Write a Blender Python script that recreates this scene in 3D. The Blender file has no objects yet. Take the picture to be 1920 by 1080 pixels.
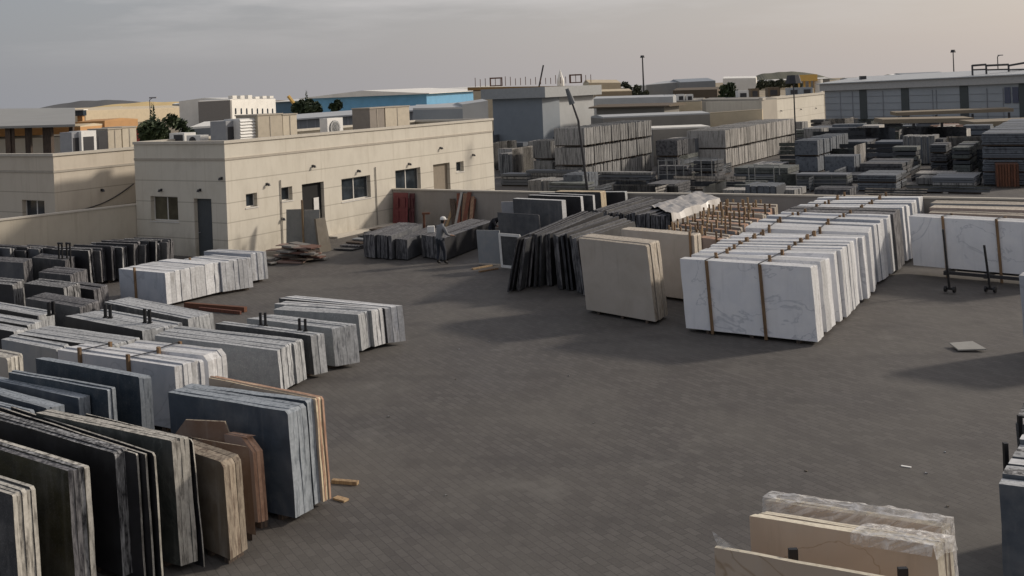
import bpy, bmesh, math, random
from mathutils import Vector, Matrix, noise
R = math.radians
rnd = random.Random(7)
scene = bpy.context.scene
C = scene.collection
# ---------------------------------------------------------------- camera
H, F, PY0, ROLL = 6.8, 1900.0, 168.0, R(2.3)
cs, sn = math.cos(ROLL), math.sin(ROLL)
cam = bpy.data.objects.new("camera", bpy.data.cameras.new("camera"))
C.objects.link(cam)
cam.matrix_world = Matrix(((cs, sn, 0, 0), (0, 0, -1, 0), (-sn, cs, 0, H), (0, 0, 0, 1)))
cam.data.sensor_width = 36; cam.data.lens = F/1920*36
cam.data.shift_y = -(540-PY0)/1920
cam.data.clip_start = .2; cam.data.clip_end = 6000
scene.camera = cam
# ---------------------------------------------------------------- world, sun, exposure
SUN_EL = R(26); SUN_AZ = R(71)          # azimuth from +Y towards +X
w = bpy.data.worlds.new("World"); scene.world = w; w.use_nodes = True
nt = w.node_tree; nt.nodes.clear()
out = nt.nodes.new('ShaderNodeOutputWorld'); bg = nt.nodes.new('ShaderNodeBackground')
sky = nt.nodes.new('ShaderNodeTexSky'); sky.sky_type = 'NISHITA'; sky.sun_disc = False
sky.sun_elevation = SUN_EL; sky.sun_rotation = SUN_AZ
sky.dust_density = 3.5; sky.air_density = 1.2; sky.ozone_density = 2.5; sky.altitude = 10
tc = nt.nodes.new('ShaderNodeTexCoord')
mp = nt.nodes.new('ShaderNodeMapping'); mp.inputs['Scale'].default_value = (1.6, 1.6, 11)
nz = nt.nodes.new('ShaderNodeTexNoise'); nz.inputs['Scale'].default_value = 1.6; nz.inputs['Detail'].default_value = 7
nz.inputs['Roughness'].default_value = .55
sep = nt.nodes.new('ShaderNodeSeparateXYZ')
nt.links.new(tc.outputs['Generated'], mp.inputs[0]); nt.links.new(mp.outputs[0], nz.inputs['Vector'])
nt.links.new(tc.outputs['Generated'], sep.inputs[0])
rng = nt.nodes.new('ShaderNodeMapRange'); rng.inputs[1].default_value = .47; rng.inputs[2].default_value = .70
nt.links.new(nz.outputs['Fac'], rng.inputs[0])
up = nt.nodes.new('ShaderNodeMapRange'); up.inputs[1].default_value = .035; up.inputs[2].default_value = .10
nt.links.new(sep.outputs['Z'], up.inputs[0])
ml = nt.nodes.new('ShaderNodeMath'); ml.operation = 'MULTIPLY'
nt.links.new(rng.outputs[0], ml.inputs[0]); nt.links.new(up.outputs[0], ml.inputs[1])
ml2 = nt.nodes.new('ShaderNodeMath'); ml2.operation = 'MULTIPLY'; ml2.inputs[1].default_value = .75
nt.links.new(ml.outputs[0], ml2.inputs[0])
# thin dusty veil: colour of desert haze, warmer and paler toward the sun (+X), bluer away and higher
vx = nt.nodes.new('ShaderNodeMapRange'); vx.inputs[1].default_value = -.5; vx.inputs[2].default_value = .45
nt.links.new(sep.outputs['X'], vx.inputs[0])
veil = nt.nodes.new('ShaderNodeMix'); veil.data_type = 'RGBA'
veil.inputs[6].default_value = (3.55, 3.65, 4.0, 1); veil.inputs[7].default_value = (6.3, 5.65, 5.35, 1)
nt.links.new(vx.outputs[0], veil.inputs[0])
hi = nt.nodes.new('ShaderNodeMapRange'); hi.inputs[1].default_value = 0; hi.inputs[2].default_value = .35
hi.inputs[3].default_value = .78; hi.inputs[4].default_value = .55
nt.links.new(sep.outputs['Z'], hi.inputs[0])
m1 = nt.nodes.new('ShaderNodeMix'); m1.data_type = 'RGBA'
nt.links.new(hi.outputs[0], m1.inputs[0]); nt.links.new(sky.outputs[0], m1.inputs[6]); nt.links.new(veil.outputs[2], m1.inputs[7])
m2 = nt.nodes.new('ShaderNodeMix'); m2.data_type = 'RGBA'; m2.inputs[7].default_value = (7.0, 6.7, 6.6, 1)
nt.links.new(ml2.outputs[0], m2.inputs[0]); nt.links.new(m1.outputs[2], m2.inputs[6])
nt.links.new(m2.outputs[2], bg.inputs[0]); bg.inputs[1].default_value = .1
nt.links.new(bg.outputs[0], out.inputs[0])
sd = bpy.data.lights.new("sun", 'SUN'); sd.energy = 2.75; sd.angle = R(5.0); sd.color = (1, .90, .78)
sun = bpy.data.objects.new("sun", sd); C.objects.link(sun)
sdir = Vector((math.sin(SUN_AZ)*math.cos(SUN_EL), math.cos(SUN_AZ)*math.cos(SUN_EL), math.sin(SUN_EL)))
sun.rotation_euler = sdir.to_track_quat('Z', 'Y').to_euler(); sun.location = (60, 0, 60)
scene.view_settings.view_transform = 'Standard'; scene.view_settings.look = 'None'
scene.view_settings.exposure = 0; scene.view_settings.gamma = 1
scene.render.engine = 'CYCLES'

# ---------------------------------------------------------------- measuring helpers (survey of the yard)
def ray(px, py):
    a = (px-960)/F; b = (PY0-py)/F
    return Vector((a*cs+b*sn, 1, -a*sn+b*cs))
def Pz(px, py, z=0.0):
    d = ray(px, py); t = (z-H)/d.z; return Vector((0, 0, H))+d*t
def XY(px, D, z=0.0):
    a = (px-960)/F; return Vector(((a*D+(z-H)*sn)/cs, D, 0))
def Zat(p, py):
    b = (PY0-py)/F; return H+(b*p.y-p.x*sn)/cs
def proj(p):
    a = (p.x*cs-(p.z-H)*sn)/p.y; b = (p.x*sn+(p.z-H)*cs)/p.y; return (960+F*a, PY0-F*b)
U = Vector((1140/1900, 1, 0)).normalized()      # yard axis running away to the right
V = Vector((U.y, -U.x, 0))                      # yard axis running right and a little nearer
# ---------------------------------------------------------------- object helpers
def link(o, parent=None):
    C.objects.link(o)
    if parent: o.parent = parent
    return o
def thing(name, label, cat, loc, group=None, rz=0):
    o = bpy.data.objects.new(name, None); C.objects.link(o); o.empty_display_size = .3
    o.location = loc; o.rotation_euler.z = rz; o['label'] = label; o['category'] = cat
    if group: o['group'] = group
    return o
def tag(o, label, cat, group=None):
    o['label'] = label; o['category'] = cat
    if group: o['group'] = group
    return o
def struct(o): o['kind'] = 'structure'; return o
class MB:
    """collects faces (world coords) and links them as one mesh object"""
    def __init__(s): s.v = []; s.f = []; s.m = []; s.sm = False
    def face(s, pts, m=0):
        n = len(s.v); s.v += [Vector(p) for p in pts]; s.f.append(tuple(range(n, n+len(pts)))); s.m.append(m)
    def prism(s, outline, k, mf=0, me=1, mt=None):
        """front outline (world pts) extruded by vector k; mf front/back slot, me edge slot"""
        n = len(s.v); c = len(outline)
        s.v += [Vector(p) for p in outline]+[Vector(p)+k for p in outline]
        s.f.append(tuple(range(n, n+c))); s.m.append(mf)
        s.f.append(tuple(range(n+2*c-1, n+c-1, -1))); s.m.append(mf)
        for i in range(c):
            j = (i+1) % c
            s.f.append((n+j, n+i, n+c+i, n+c+j)); s.m.append(me)
    def box(s, o, a, b, c, m=0):
        """corner o, edge vectors a b c"""
        o, a, b, c = Vector(o), Vector(a), Vector(b), Vector(c)
        s.prism([o, o+a, o+a+c, o+c], b, m, m)
    def cbox(s, c, sx, sy, sz, m=0, ax=None, ay=None):
        ax = ax or Vector((1, 0, 0)); ay = ay or Vector((0, 1, 0))
        o = Vector(c)-ax*sx/2-ay*sy/2
        s.box(o, ax*sx, ay*sy, Vector((0, 0, sz)), m)
    def tube(s, p, q, r, n=8, m=0, r2=None):
        p, q = Vector(p), Vector(q); d = (q-p).normalized(); r2 = r if r2 is None else r2
        a = d.orthogonal().normalized(); b = d.cross(a)
        k = len(s.v)
        for i in range(n):
            t = 2*math.pi*i/n; e = a*math.cos(t)+b*math.sin(t)
            s.v += [p+e*r, q+e*r2]
        for i in range(n):
            j = (i+1) % n
            s.f.append((k+2*i, k+2*j, k+2*j+1, k+2*i+1)); s.m.append(m)
        s.f.append(tuple(k+2*i for i in range(n))[::-1]); s.m.append(m)
        s.f.append(tuple(k+2*i+1 for i in range(n))); s.m.append(m)
    def build(s, name, mats, parent=None, origin=None, smooth=False):
        me = bpy.data.meshes.new(name)
        o0 = Vector(parent.location) if parent is not None else (Vector(origin) if origin is not None else Vector((0, 0, 0)))
        q = parent
        while q is not None and q.parent is not None:
            q = q.parent; o0 = o0+Vector(q.location)
        me.from_pydata([v-o0 for v in s.v], [], s.f)
        if not isinstance(mats, (list, tuple)): mats = [mats]
        for m in mats: me.materials.append(m)
        for p, m in zip(me.polygons, s.m): p.material_index = min(m, len(mats)-1); p.use_smooth = smooth
        bm = bmesh.new(); bm.from_mesh(me); bmesh.ops.recalc_face_normals(bm, faces=bm.faces); bm.to_mesh(me); bm.free()
        o = bpy.data.objects.new(name, me); C.objects.link(o)
        if parent is not None: o.parent = parent
        elif origin is not None: o.location = origin
        return o
# ---------------------------------------------------------------- materials
MATS = {}
def newmat(name):
    m = bpy.data.materials.new(name); m.use_nodes = True; n = m.node_tree.nodes; n.clear()
    o = n.new('ShaderNodeOutputMaterial'); b = n.new('ShaderNodeBsdfPrincipled')
    m.node_tree.links.new(b.outputs[0], o.inputs[0]); return m, m.node_tree, b
def N(t, kind, **k):
    n = t.nodes.new('ShaderNode'+kind)
    for a, v in k.items():
        if a.startswith('i_'):
            key = a[2:]; key = int(key) if key.isdigit() else key.replace('_', ' ')
            n.inputs[key].default_value = v
        else: setattr(n, a, v)
    return n
def mixc(t, fac, a, b, blend='MIX'):
    m = t.nodes.new('ShaderNodeMix'); m.data_type = 'RGBA'; m.blend_type = blend
    for i, v in ((0, fac), (6, a), (7, b)):
        if isinstance(v, bpy.types.NodeSocket): t.links.new(v, m.inputs[i])
        elif i == 0: m.inputs[0].default_value = v
        else: m.inputs[i].default_value = (*v, 1) if len(v) == 3 else v
    return m.outputs[2]
def maprange(t, s, a, b, c=0, d=1):
    m = t.nodes.new('ShaderNodeMapRange'); t.links.new(s, m.inputs[0])
    for i, v in enumerate((a, b, c, d)): m.inputs[i+1].default_value = v
    return m.outputs[0]
def coords(t, scale=(1, 1, 1), rand=True, rot=(0, 0, 0)):
    tcn = t.nodes.new('ShaderNodeTexCoord'); mpn = t.nodes.new('ShaderNodeMapping')
    mpn.inputs['Scale'].default_value = scale; mpn.inputs['Rotation'].default_value = rot
    if rand:
        oi = t.nodes.new('ShaderNodeObjectInfo'); vm = t.nodes.new('ShaderNodeVectorMath'); vm.operation = 'SCALE'
        cx = t.nodes.new('ShaderNodeCombineXYZ'); t.links.new(oi.outputs['Random'], cx.inputs[0]); t.links.new(oi.outputs['Random'], cx.inputs[2])
        t.links.new(cx.outputs[0], vm.inputs[0]); vm.inputs['Scale'].default_value = 37
        ad = t.nodes.new('ShaderNodeVectorMath'); ad.operation = 'ADD'
        t.links.new(tcn.outputs['Object'], ad.inputs[0]); t.links.new(vm.outputs[0], ad.inputs[1])
        t.links.new(ad.outputs[0], mpn.inputs[0])
    else: t.links.new(tcn.outputs['Object'], mpn.inputs[0])
    return mpn.outputs[0]
def randval(t, col, amt):
    """per-object brightness variation"""
    oi = t.nodes.new('ShaderNodeObjectInfo'); hv = t.nodes.new('ShaderNodeHueSaturation')
    t.links.new(maprange(t, oi.outputs['Random'], 0, 1, 1-amt, 1+amt), hv.inputs['Value'])
    t.links.new(col, hv.inputs['Color']); return hv.outputs[0]
def addbump(t, b, src, st=.3, dist=.01):
    bp = t.nodes.new('ShaderNodeBump'); bp.inputs['Strength'].default_value = st; bp.inputs['Distance'].default_value = dist
    t.links.new(src, bp.inputs['Height']); t.links.new(bp.outputs[0], b.inputs['Normal'])
def stone(name, c1, c2, scale=3, rough=.35, vein=None, speck=.0, var=.12, veinw=.02, dust=.12):
    """polished or honed slab face: clouds, optional veins, fine crystals, dust"""
    if name in MATS: return MATS[name]
    m, t, b = newmat(name); co = coords(t)
    n1 = N(t, 'TexNoise', i_Scale=scale, i_Detail=6.0, i_Roughness=.6, i_Distortion=.6); t.links.new(co, n1.inputs['Vector'])
    col = mixc(t, maprange(t, n1.outputs['Fac'], .35, .65), c1, c2)
    if vein:
        n2 = N(t, 'TexNoise', i_Scale=scale*.35, i_Detail=5.0, i_Roughness=.55, i_Distortion=1.2)
        co2 = coords(t, (1, 1, 1.0), rot=(.3, .9, .4)); t.links.new(co2, n2.inputs['Vector'])
        a = N(t, 'Math', operation='SUBTRACT', i_1=.5); t.links.new(n2.outputs['Fac'], a.inputs[0])
        ab = N(t, 'Math', operation='ABSOLUTE'); t.links.new(a.outputs[0], ab.inputs[0])
        col = mixc(t, maprange(t, ab.outputs[0], 0, veinw, .7, 0), col, vein)
    if speck:
        n3 = N(t, 'TexNoise', i_Scale=45.0, i_Detail=2.0); t.links.new(co, n3.inputs['Vector'])
        col = mixc(t, maprange(t, n3.outputs['Fac'], .55, .7, 0, speck), col, (.55, .55, .55))
    n4 = N(t, 'TexNoise', i_Scale=1.1, i_Detail=8.0, i_Roughness=.7); t.links.new(co, n4.inputs['Vector'])
    col = mixc(t, maprange(t, n4.outputs['Fac'], .46, .72, 0, dust*1.6), col, (.42, .40, .37))
    n6 = N(t, 'TexNoise', i_Scale=1.0, i_Detail=6.0, i_Roughness=.6); t.links.new(coords(t, (5, 5, .5)), n6.inputs['Vector'])
    col = mixc(t, maprange(t, n6.outputs['Fac'], .55, .78, 0, dust*1.5), col, (.46, .44, .41))
    col = mixc(t, maprange(t, n6.outputs['Fac'], .42, .25, 0, .35), col, tuple(x*.55 for x in c1))
    col = randval(t, col, var)
    t.links.new(col, b.inputs['Base Color'])
    t.links.new(maprange(t, n4.outputs['Fac'], .3, .7, rough, min(1, rough+.25)), b.inputs['Roughness'])
    MATS[name] = m; return m
def edge(name, pale, dark, amt=.5, sc=(8, 8, 1.5), var=.2):
    """sawn slab edge: pale dust with dark vertical run marks and chips"""
    if name in MATS: return MATS[name]
    m, t, b = newmat(name); co = coords(t, sc)
    n1 = N(t, 'TexNoise', i_Scale=1.6, i_Detail=6.0, i_Roughness=.65); t.links.new(co, n1.inputs['Vector'])
    n2 = N(t, 'TexNoise', i_Scale=14.0, i_Detail=4.0); co2 = coords(t); t.links.new(co2, n2.inputs['Vector'])
    f = maprange(t, n1.outputs['Fac'], .60-amt*.22, .74-amt*.18, 0, 1)
    col = mixc(t, f, pale, dark)
    col = mixc(t, maprange(t, n2.outputs['Fac'], .35, .7, 0, .5), col, tuple(x*.55 for x in pale))
    col = randval(t, col, var)
    t.links.new(col, b.inputs['Base Color']); b.inputs['Roughness'].default_value = .85
    addbump(t, b, n2.outputs['Fac'], .5, .008)
    MATS[name] = m; return m
def plain(name, c, rough=.6, metal=0, var=.08, nscale=4, dirt=.3, bump=.15, dcol=None):
    if name in MATS: return MATS[name]
    m, t, b = newmat(name); co = coords(t)
    n1 = N(t, 'TexNoise', i_Scale=nscale, i_Detail=7.0, i_Roughness=.65); t.links.new(co, n1.inputs['Vector'])
    d = dcol or tuple(x*.5 for x in c)
    col = mixc(t, maprange(t, n1.outputs['Fac'], .42, .75, 0, dirt), c, d)
    col = randval(t, col, var); t.links.new(col, b.inputs['Base Color'])
    b.inputs['Roughness'].default_value = rough; b.inputs['Metallic'].default_value = metal
    if bump: addbump(t, b, n1.outputs['Fac'], bump, .01)
    MATS[name] = m; return m
def wood(name, c, c2):
    if name in MATS: return MATS[name]
    m, t, b = newmat(name); co = coords(t, (14, 14, 1.2))
    n1 = N(t, 'TexNoise', i_Scale=2.0, i_Detail=5.0); t.links.new(co, n1.inputs['Vector'])
    col = randval(t, mixc(t, maprange(t, n1.outputs['Fac'], .35, .65), c, c2), .3)
    t.links.new(col, b.inputs['Base Color']); b.inputs['Roughness'].default_value = .8
    MATS[name] = m; return m
def cladding(name, c, joints, var=.04, lw=.022):
    """painted panel wall with thin horizontal joints at the given heights (object z)"""
    if name in MATS: return MATS[name]
    m, t, b = newmat(name)
    tcn = t.nodes.new('ShaderNodeTexCoord'); sp = t.nodes.new('ShaderNodeSeparateXYZ'); t.links.new(tcn.outputs['Object'], sp.inputs[0])
    tot = None
    for z in joints:
        s1 = N(t, 'Math', operation='COMPARE', i_1=z, i_2=lw); t.links.new(sp.outputs['Z'], s1.inputs[0])
        if tot is None: tot = s1.outputs[0]
        else:
            mx = N(t, 'Math', operation='MAXIMUM'); t.links.new(tot, mx.inputs[0]); t.links.new(s1.outputs[0], mx.inputs[1]); tot = mx.outputs[0]
    co = coords(t, (1, 1, .45), rand=False)
    n1 = N(t, 'TexNoise', i_Scale=1.3, i_Detail=8.0, i_Roughness=.7); t.links.new(co, n1.inputs['Vector'])
    col = mixc(t, maprange(t, n1.outputs['Fac'], .45, .75, 0, .32), c, (c[0]*.55, c[1]*.52, c[2]*.48))
    ns = N(t, 'TexNoise', i_Scale=1.0, i_Detail=5.0, i_Roughness=.6); t.links.new(coords(t, (5, 5, .25), rand=False), ns.inputs['Vector'])
    col = mixc(t, maprange(t, ns.outputs['Fac'], .56, .76, 0, .38), col, (c[0]*.55, c[1]*.5, c[2]*.43))
    np_ = N(t, 'TexNoise', i_Scale=.35, i_Detail=3.0); t.links.new(coords(t, rand=False), np_.inputs['Vector'])
    col = mixc(t, maprange(t, np_.outputs['Fac'], .5, .6, 0, .14), col, (c[0]*.8, c[1]*.78, c[2]*.74))
    # splash dirt near the ground
    g = maprange(t, sp.outputs['Z'], 0, 1.1, .5, 0)
    gm = N(t, 'Math', operation='MULTIPLY'); t.links.new(g, gm.inputs[0]); t.links.new(maprange(t, n1.outputs['Fac'], .35, .6), gm.inputs[1])
    col = mixc(t, gm.outputs[0], col, (c[0]*.45, c[1]*.42, c[2]*.38))
    if tot is not None: col = mixc(t, maprange(t, tot, 0, 1, 0, .5), col, (c[0]*.35, c[1]*.33, c[2]*.3))
    t.links.new(col, b.inputs['Base Color']); b.inputs['Roughness'].default_value = .8
    addbump(t, b, n1.outputs['Fac'], .15, .02)
    MATS[name] = m; return m
def glass(name, c=(.02, .025, .03)):
    if name in MATS: return MATS[name]
    m, t, b = newmat(name); co = coords(t)
    n1 = N(t, 'TexNoise', i_Scale=1.5, i_Detail=3.0); t.links.new(co, n1.inputs['Vector'])
    t.links.new(mixc(t, maprange(t, n1.outputs['Fac'], .4, .7), c, tuple(x*2.4 for x in c)), b.inputs['Base Color'])
    b.inputs['Roughness'].default_value = .08
    MATS[name] = m; return m

M_post = wood('timber_batten', (.24, .15, .08), (.12, .075, .04))
M_postp = wood('pale_timber', (.42, .30, .17), (.24, .16, .09))
M_bearer = wood('old_timber', (.10, .07, .05), (.04, .03, .025))
M_black = plain('black_steel', (.012, .012, .014), .45, .3)
M_dksteel = plain('dark_steel', (.05, .05, .055), .5, .5)
M_galv = plain('galvanised_steel', (.38, .39, .40), .45, .6)
M_rust = plain('rusty_steel', (.16, .07, .04), .8, .2)
M_cream = plain('cream_paint', (.52, .46, .36), .7)
M_white = plain('white_paint', (.72, .71, .68), .6)
M_grey = plain('grey_paint', (.26, .27, .29), .6)
M_glass = glass('dark_glass'); M_glass2 = glass('curtained_glass', (.05, .045, .03))
M_frame = plain('window_frame_paint', (.62, .60, .56), .5)
# ---------------------------------------------------------------- ground and far terrain
def ground_material():
    m, t, b = newmat('brick_paving'); co = coords(t, rand=False, rot=(0, 0, math.atan2(U.y, U.x)))
    br = N(t, 'TexBrick', i_Scale=1.0, offset=.5); br.inputs['Brick Width'].default_value = .28; br.inputs['Row Height'].default_value = .14
    br.inputs['Mortar Size'].default_value = .008; br.inputs['Bias'].default_value = -.1
    br.inputs['Color1'].default_value = (.096, .087, .079, 1); br.inputs['Color2'].default_value = (.067, .060, .054, 1)
    br.inputs['Mortar'].default_value = (.052, .047, .043, 1)
    t.links.new(co, br.inputs['Vector'])
    n1 = N(t, 'TexNoise', i_Scale=.22, i_Detail=9.0, i_Roughness=.62, i_Distortion=.5); t.links.new(coords(t, rand=False), n1.inputs['Vector'])
    n2 = N(t, 'TexNoise', i_Scale=.9, i_Detail=8.0, i_Roughness=.7); t.links.new(coords(t, (1, .45, 1), rand=False, rot=(0, 0, .5)), n2.inputs['Vector'])
    n3 = N(t, 'TexNoise', i_Scale=26.0, i_Detail=4.0); t.links.new(coords(t, rand=False), n3.inputs['Vector'])
    col = mixc(t, maprange(t, n1.outputs['Fac'], .45, .66, 0, .62), br.outputs['Color'], (.122, .114, .102))
    col = mixc(t, maprange(t, n2.outputs['Fac'], .5, .72, 0, .5), col, (.062, .053, .049))
    col = mixc(t, maprange(t, n3.outputs['Fac'], .58, .75, 0, .22), col, (.2, .19, .17))
    # faint curved tyre tracks and dark damp stains
    wv = N(t, 'TexWave', wave_type='RINGS', i_Scale=.11, i_Distortion=3.0, i_Detail=2.0); wv.inputs['Detail Scale'].default_value = .6
    t.links.new(coords(t, rand=False), wv.inputs['Vector']); 
    tr = N(t, 'Math', operation='MULTIPLY'); t.links.new(maprange(t, wv.outputs['Fac'], .86, .97, 0, .45), tr.inputs[0]); t.links.new(maprange(t, n2.outputs['Fac'], .4, .6), tr.inputs[1])
    col = mixc(t, tr.outputs[0], col, (.055, .049, .045))
    n5 = N(t, 'TexNoise', i_Scale=.55, i_Detail=5.0, i_Roughness=.6); t.links.new(coords(t, (1, 1, 1), rand=False, rot=(0, 0, 1.1)), n5.inputs['Vector'])
    col = mixc(t, maprange(t, n5.outputs['Fac'], .62, .70, 0, .45), col, (.145, .136, .122))
    col = mixc(t, maprange(t, n5.outputs['Fac'], .36, .30, 0, .5), col, (.05, .045, .042))
    t.links.new(col, b.inputs['Base Color'])
    t.links.new(maprange(t, n1.outputs['Fac'], .3, .7, .62, .9), b.inputs['Roughness'])
    ad = N(t, 'Math', operation='ADD'); t.links.new(br.outputs['Fac'], ad.inputs[0])
    sc = N(t, 'Math', operation='MULTIPLY', i_1=-1.2); t.links.new(n3.outputs['Fac'], sc.inputs[0]); t.links.new(sc.outputs[0], ad.inputs[1])
    bp = t.nodes.new('ShaderNodeBump'); bp.inputs['Strength'].default_value = .25; bp.inputs['Distance'].default_value = -.006
    t.links.new(ad.outputs[0], bp.inputs['Height']); t.links.new(bp.outputs[0], b.inputs['Normal'])
    return m
def sand_material():
    m, t, b = newmat('sandy_ground')
    n1 = N(t, 'TexNoise', i_Scale=.02, i_Detail=9.0, i_Roughness=.65); t.links.new(coords(t, rand=False), n1.inputs['Vector'])
    col = mixc(t, maprange(t, n1.outputs['Fac'], .4, .65), (.20, .165, .12), (.36, .29, .18))
    t.links.new(col, b.inputs['Base Color']); b.inputs['Roughness'].default_value = .95
    return m
mb = MB(); mb.face([(-3500, -40, -.02), (3500, -40, -.02), (3500, 5000, -.02), (-3500, 5000, -.02)])
struct(mb.build('ground', sand_material()))
mb = MB(); nx = 24; ny = 26
for i in range(nx):
    for j in range(ny):
        x0, x1 = -48+i*6, -42+i*6; y0, y1 = -6+j*6, j*6
        mb.face([(x0, y0, 0), (x1, y0, 0), (x1, y1, 0), (x0, y1, 0)])
struct(mb.build('paved_yard', ground_material()))
# long low dark hill on the horizon at the left, and distant dunes
def hill(px0, px1, D, h, name, mat, base=0):
    mb = MB(); n = 40; prev = None
    for i in range(n+1):
        t = i/n; p = XY(px0+(px1-px0)*t, D); z = h*(math.sin(math.pi*t)**.7)*(1+.12*noise.noise(Vector((t*9, D, 0))))
        q = [Vector((p.x, D-60, base)), Vector((p.x, D, base+max(z, .01))), Vector((p.x, D+90, base))]
        if prev:
            mb.face([prev[0], q[0], q[1], prev[1]]); mb.face([prev[1], q[1], q[2], prev[2]])
        prev = q
    return struct(mb.build(name, mat))
hill(60, 300, 3200, 26, 'hill', plain('far_hill_rock', (.13, .13, .13), .95, nscale=.01))
hill(130, 420, 1500, 10, 'sand_dune', plain('sunlit_sand', (.62, .46, .22), .95, nscale=.02, dirt=.2))
hill(1380, 1560, 2200, 22, 'low_ridge', plain('far_ridge_scrub', (.12, .12, .09), .95, nscale=.01))

# ---------------------------------------------------------------- buildings
Z = Vector((0, 0, 1))
def holed(mb, O, e, n, L, z0, z1, holes, depth=.22, m=0):
    """wall sheet from O along e (unit) with outward normal n and rectangular holes (s0,s1,h0,h1), with reveals"""
    xs = sorted({0, L, *[h[0] for h in holes], *[h[1] for h in holes]}); zs = sorted({z0, z1, *[h[2] for h in holes], *[h[3] for h in holes]})
    xs = [x for x in xs if 0 <= x <= L]; zs = [z for z in zs if z0 <= z <= z1]
    P = lambda x, z, d=0: O+e*x+Z*z-n*d
    for i in range(len(xs)-1):
        for j in range(len(zs)-1):
            cx, cz = (xs[i]+xs[i+1])/2, (zs[j]+zs[j+1])/2
            if any(h[0] < cx < h[1] and h[2] < cz < h[3] for h in holes): continue
            mb.face([P(xs[i], zs[j]), P(xs[i+1], zs[j]), P(xs[i+1], zs[j+1]), P(xs[i], zs[j+1])], m)
    for a, b_, c, d in holes:
        for (x0, y0), (x1, y1) in (((a, c), (b_, c)), ((b_, c), (b_, d)), ((b_, d), (a, d)), ((a, d), (a, c))):
            mb.face([P(x0, y0), P(x1, y1), P(x1, y1, depth), P(x0, y0, depth)], m)
def window(parent, O, e, n, a, b_, c, d, depth=.2, mull=1, gl=None, name='window'):
    P = lambda x, z, k: O+e*x+Z*z-n*k
    f = MB(); t = .05
    for (x0, x1, z0, z1) in [(a, a+t, c, d), (b_-t, b_, c, d), (a+t, b_-t, c, c+t), (a+t, b_-t, d-t, d)]+[(a+(b_-a)*k/(mull+1)-t*.6, a+(b_-a)*k/(mull+1)+t*.6, c+t, d-t) for k in range(1, mull+1)]:
        f.box(P(x0, z0, depth), e*(x1-x0), -n*.06, Z*(z1-z0))
    # sill
    f.box(P(a-.05, c-.05, -.03), e*(b_-a+.1), -n*.16, Z*.045)
    fr = f.build(name, M_frame, parent)
    g = MB(); g.box(P(a+t*.5, c+t*.5, depth+.02), e*(b_-a-t), -n*.01, Z*(d-c-t)); g.build('pane', gl or M_glass, fr)
    return fr
def wall_lamp(parent, O, e, n, s, z, m=None):
    f = MB(); p = O+e*s+Z*z
    f.box(p-e*.05-Z*.04, e*.1, n*.04, Z*.12)
    f.tube(p+n*.04+Z*.02, p+n*.13+Z*.04, .022); f.tube(p+n*.13+Z*.06, p+n*.15-Z*.06, .035, r2=.07)
    return f.build('wall_lamp', M_dksteel, parent)
def solve_s(O, e, px, z=0):
    """distance along O+e*s whose image column is px at height z"""
    lo, hi = -5, 400
    if e.y < 0: hi = min(hi, (O.y-3)/-e.y)
    f = lambda s: proj(O+e*s+Z*z)[0]-px
    if f(lo)*f(hi) > 0: return 0
    for _ in range(50):
        mid = (lo+hi)/2
        if f(lo)*f(mid) <= 0: hi = mid
        else: lo = mid
    return (lo+hi)/2
def opening(O, e, x0, y0, x1, y1, at='l', bottom=None):
    s0 = solve_s(O, e, x0, 2); s1 = solve_s(O, e, x1, 2); p = O+e*(s0 if at == 'l' else s1)
    return (s0, s1, bottom if bottom is not None else Zat(p, y1), Zat(p, y0))

# --- main office building
C0 = Pz(429, 486); TOP = Zat(C0, 264)
eU, nU = U, V                      # long sunlit face: runs along U, faces V
eV, nV = -V, -U                    # short shaded face: runs to the left, faces the camera
LU = solve_s(C0, U, 925, 3); LV = solve_s(C0, -V, 254, 3)
ZB = Zat(C0, 299)
jt = [ZB-.95, ZB-1.9, ZB-2.75, ZB-3.5]
office = thing('office_building', 'long cream single storey office building with rooftop units and dark windows behind the yard', 'building', C0)
wm = cladding('cream_cladding', (.61, .57, .485), jt)
hu = [opening(C0, eU, 462, 364, 483, 390), opening(C0, eU, 528, 352, 549, 378), opening(C0, eU, 567, 346, 608, 400, bottom=.02),
      opening(C0, eU, 641, 336, 695, 379), opening(C0, eU, 742, 320, 789, 363), opening(C0, eU, 813, 309, 844, 380, bottom=.02),
      opening(C0, eU, 856, 304, 870, 323)]
hv = [opening(C0, eV, 334, 369, 283, 416), opening(C0, eV, 397, 373, 364, 480, bottom=.02)]
mbw = MB(); holed(mbw, C0, eU, nU, LU, 0, TOP-.12, hu); holed(mbw, C0, eV, nV, LV, 0, TOP-.12, hv)
mbw.face([C0+eV*LV, C0+eV*LV+eU*LU, C0+eV*LV+eU*LU+Z*(TOP-.12), C0+eV*LV+Z*(TOP-.12)])
mbw.face([C0+eU*LU, C0+eU*LU+eV*LV, C0+eU*LU+eV*LV+Z*(TOP-.12), C0+eU*LU+Z*(TOP-.12)])
mbw.build('wall', wm, office)
r_ = MB(); zr = TOP-.55; q = C0+eV*.2+eU*.2
r_.face([q+Z*zr, q+eU*(LU-.4)+Z*zr, q+eU*(LU-.4)+eV*(LV-.4)+Z*zr, q+eV*(LV-.4)+Z*zr])
r_.build('roof', plain('roof_screed', (.36, .34, .30), .9), office)
cp = MB(); o_ = .07; w_ = .3
cp.box(C0+nU*o_+nV*o_+Z*(TOP-.12), eU*(LU+2*o_), -nU*w_, Z*.12)
cp.box(C0-nU*(w_-o_)+nV*o_+Z*(TOP-.12), eV*(LV-w_+o_), -nV*w_, Z*.12)
cp.box(C0+eV*(LV-w_+o_)+nV*(o_-w_)+Z*(TOP-.12), eU*(LU-.1), eV*w_, Z*.12)
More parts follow.
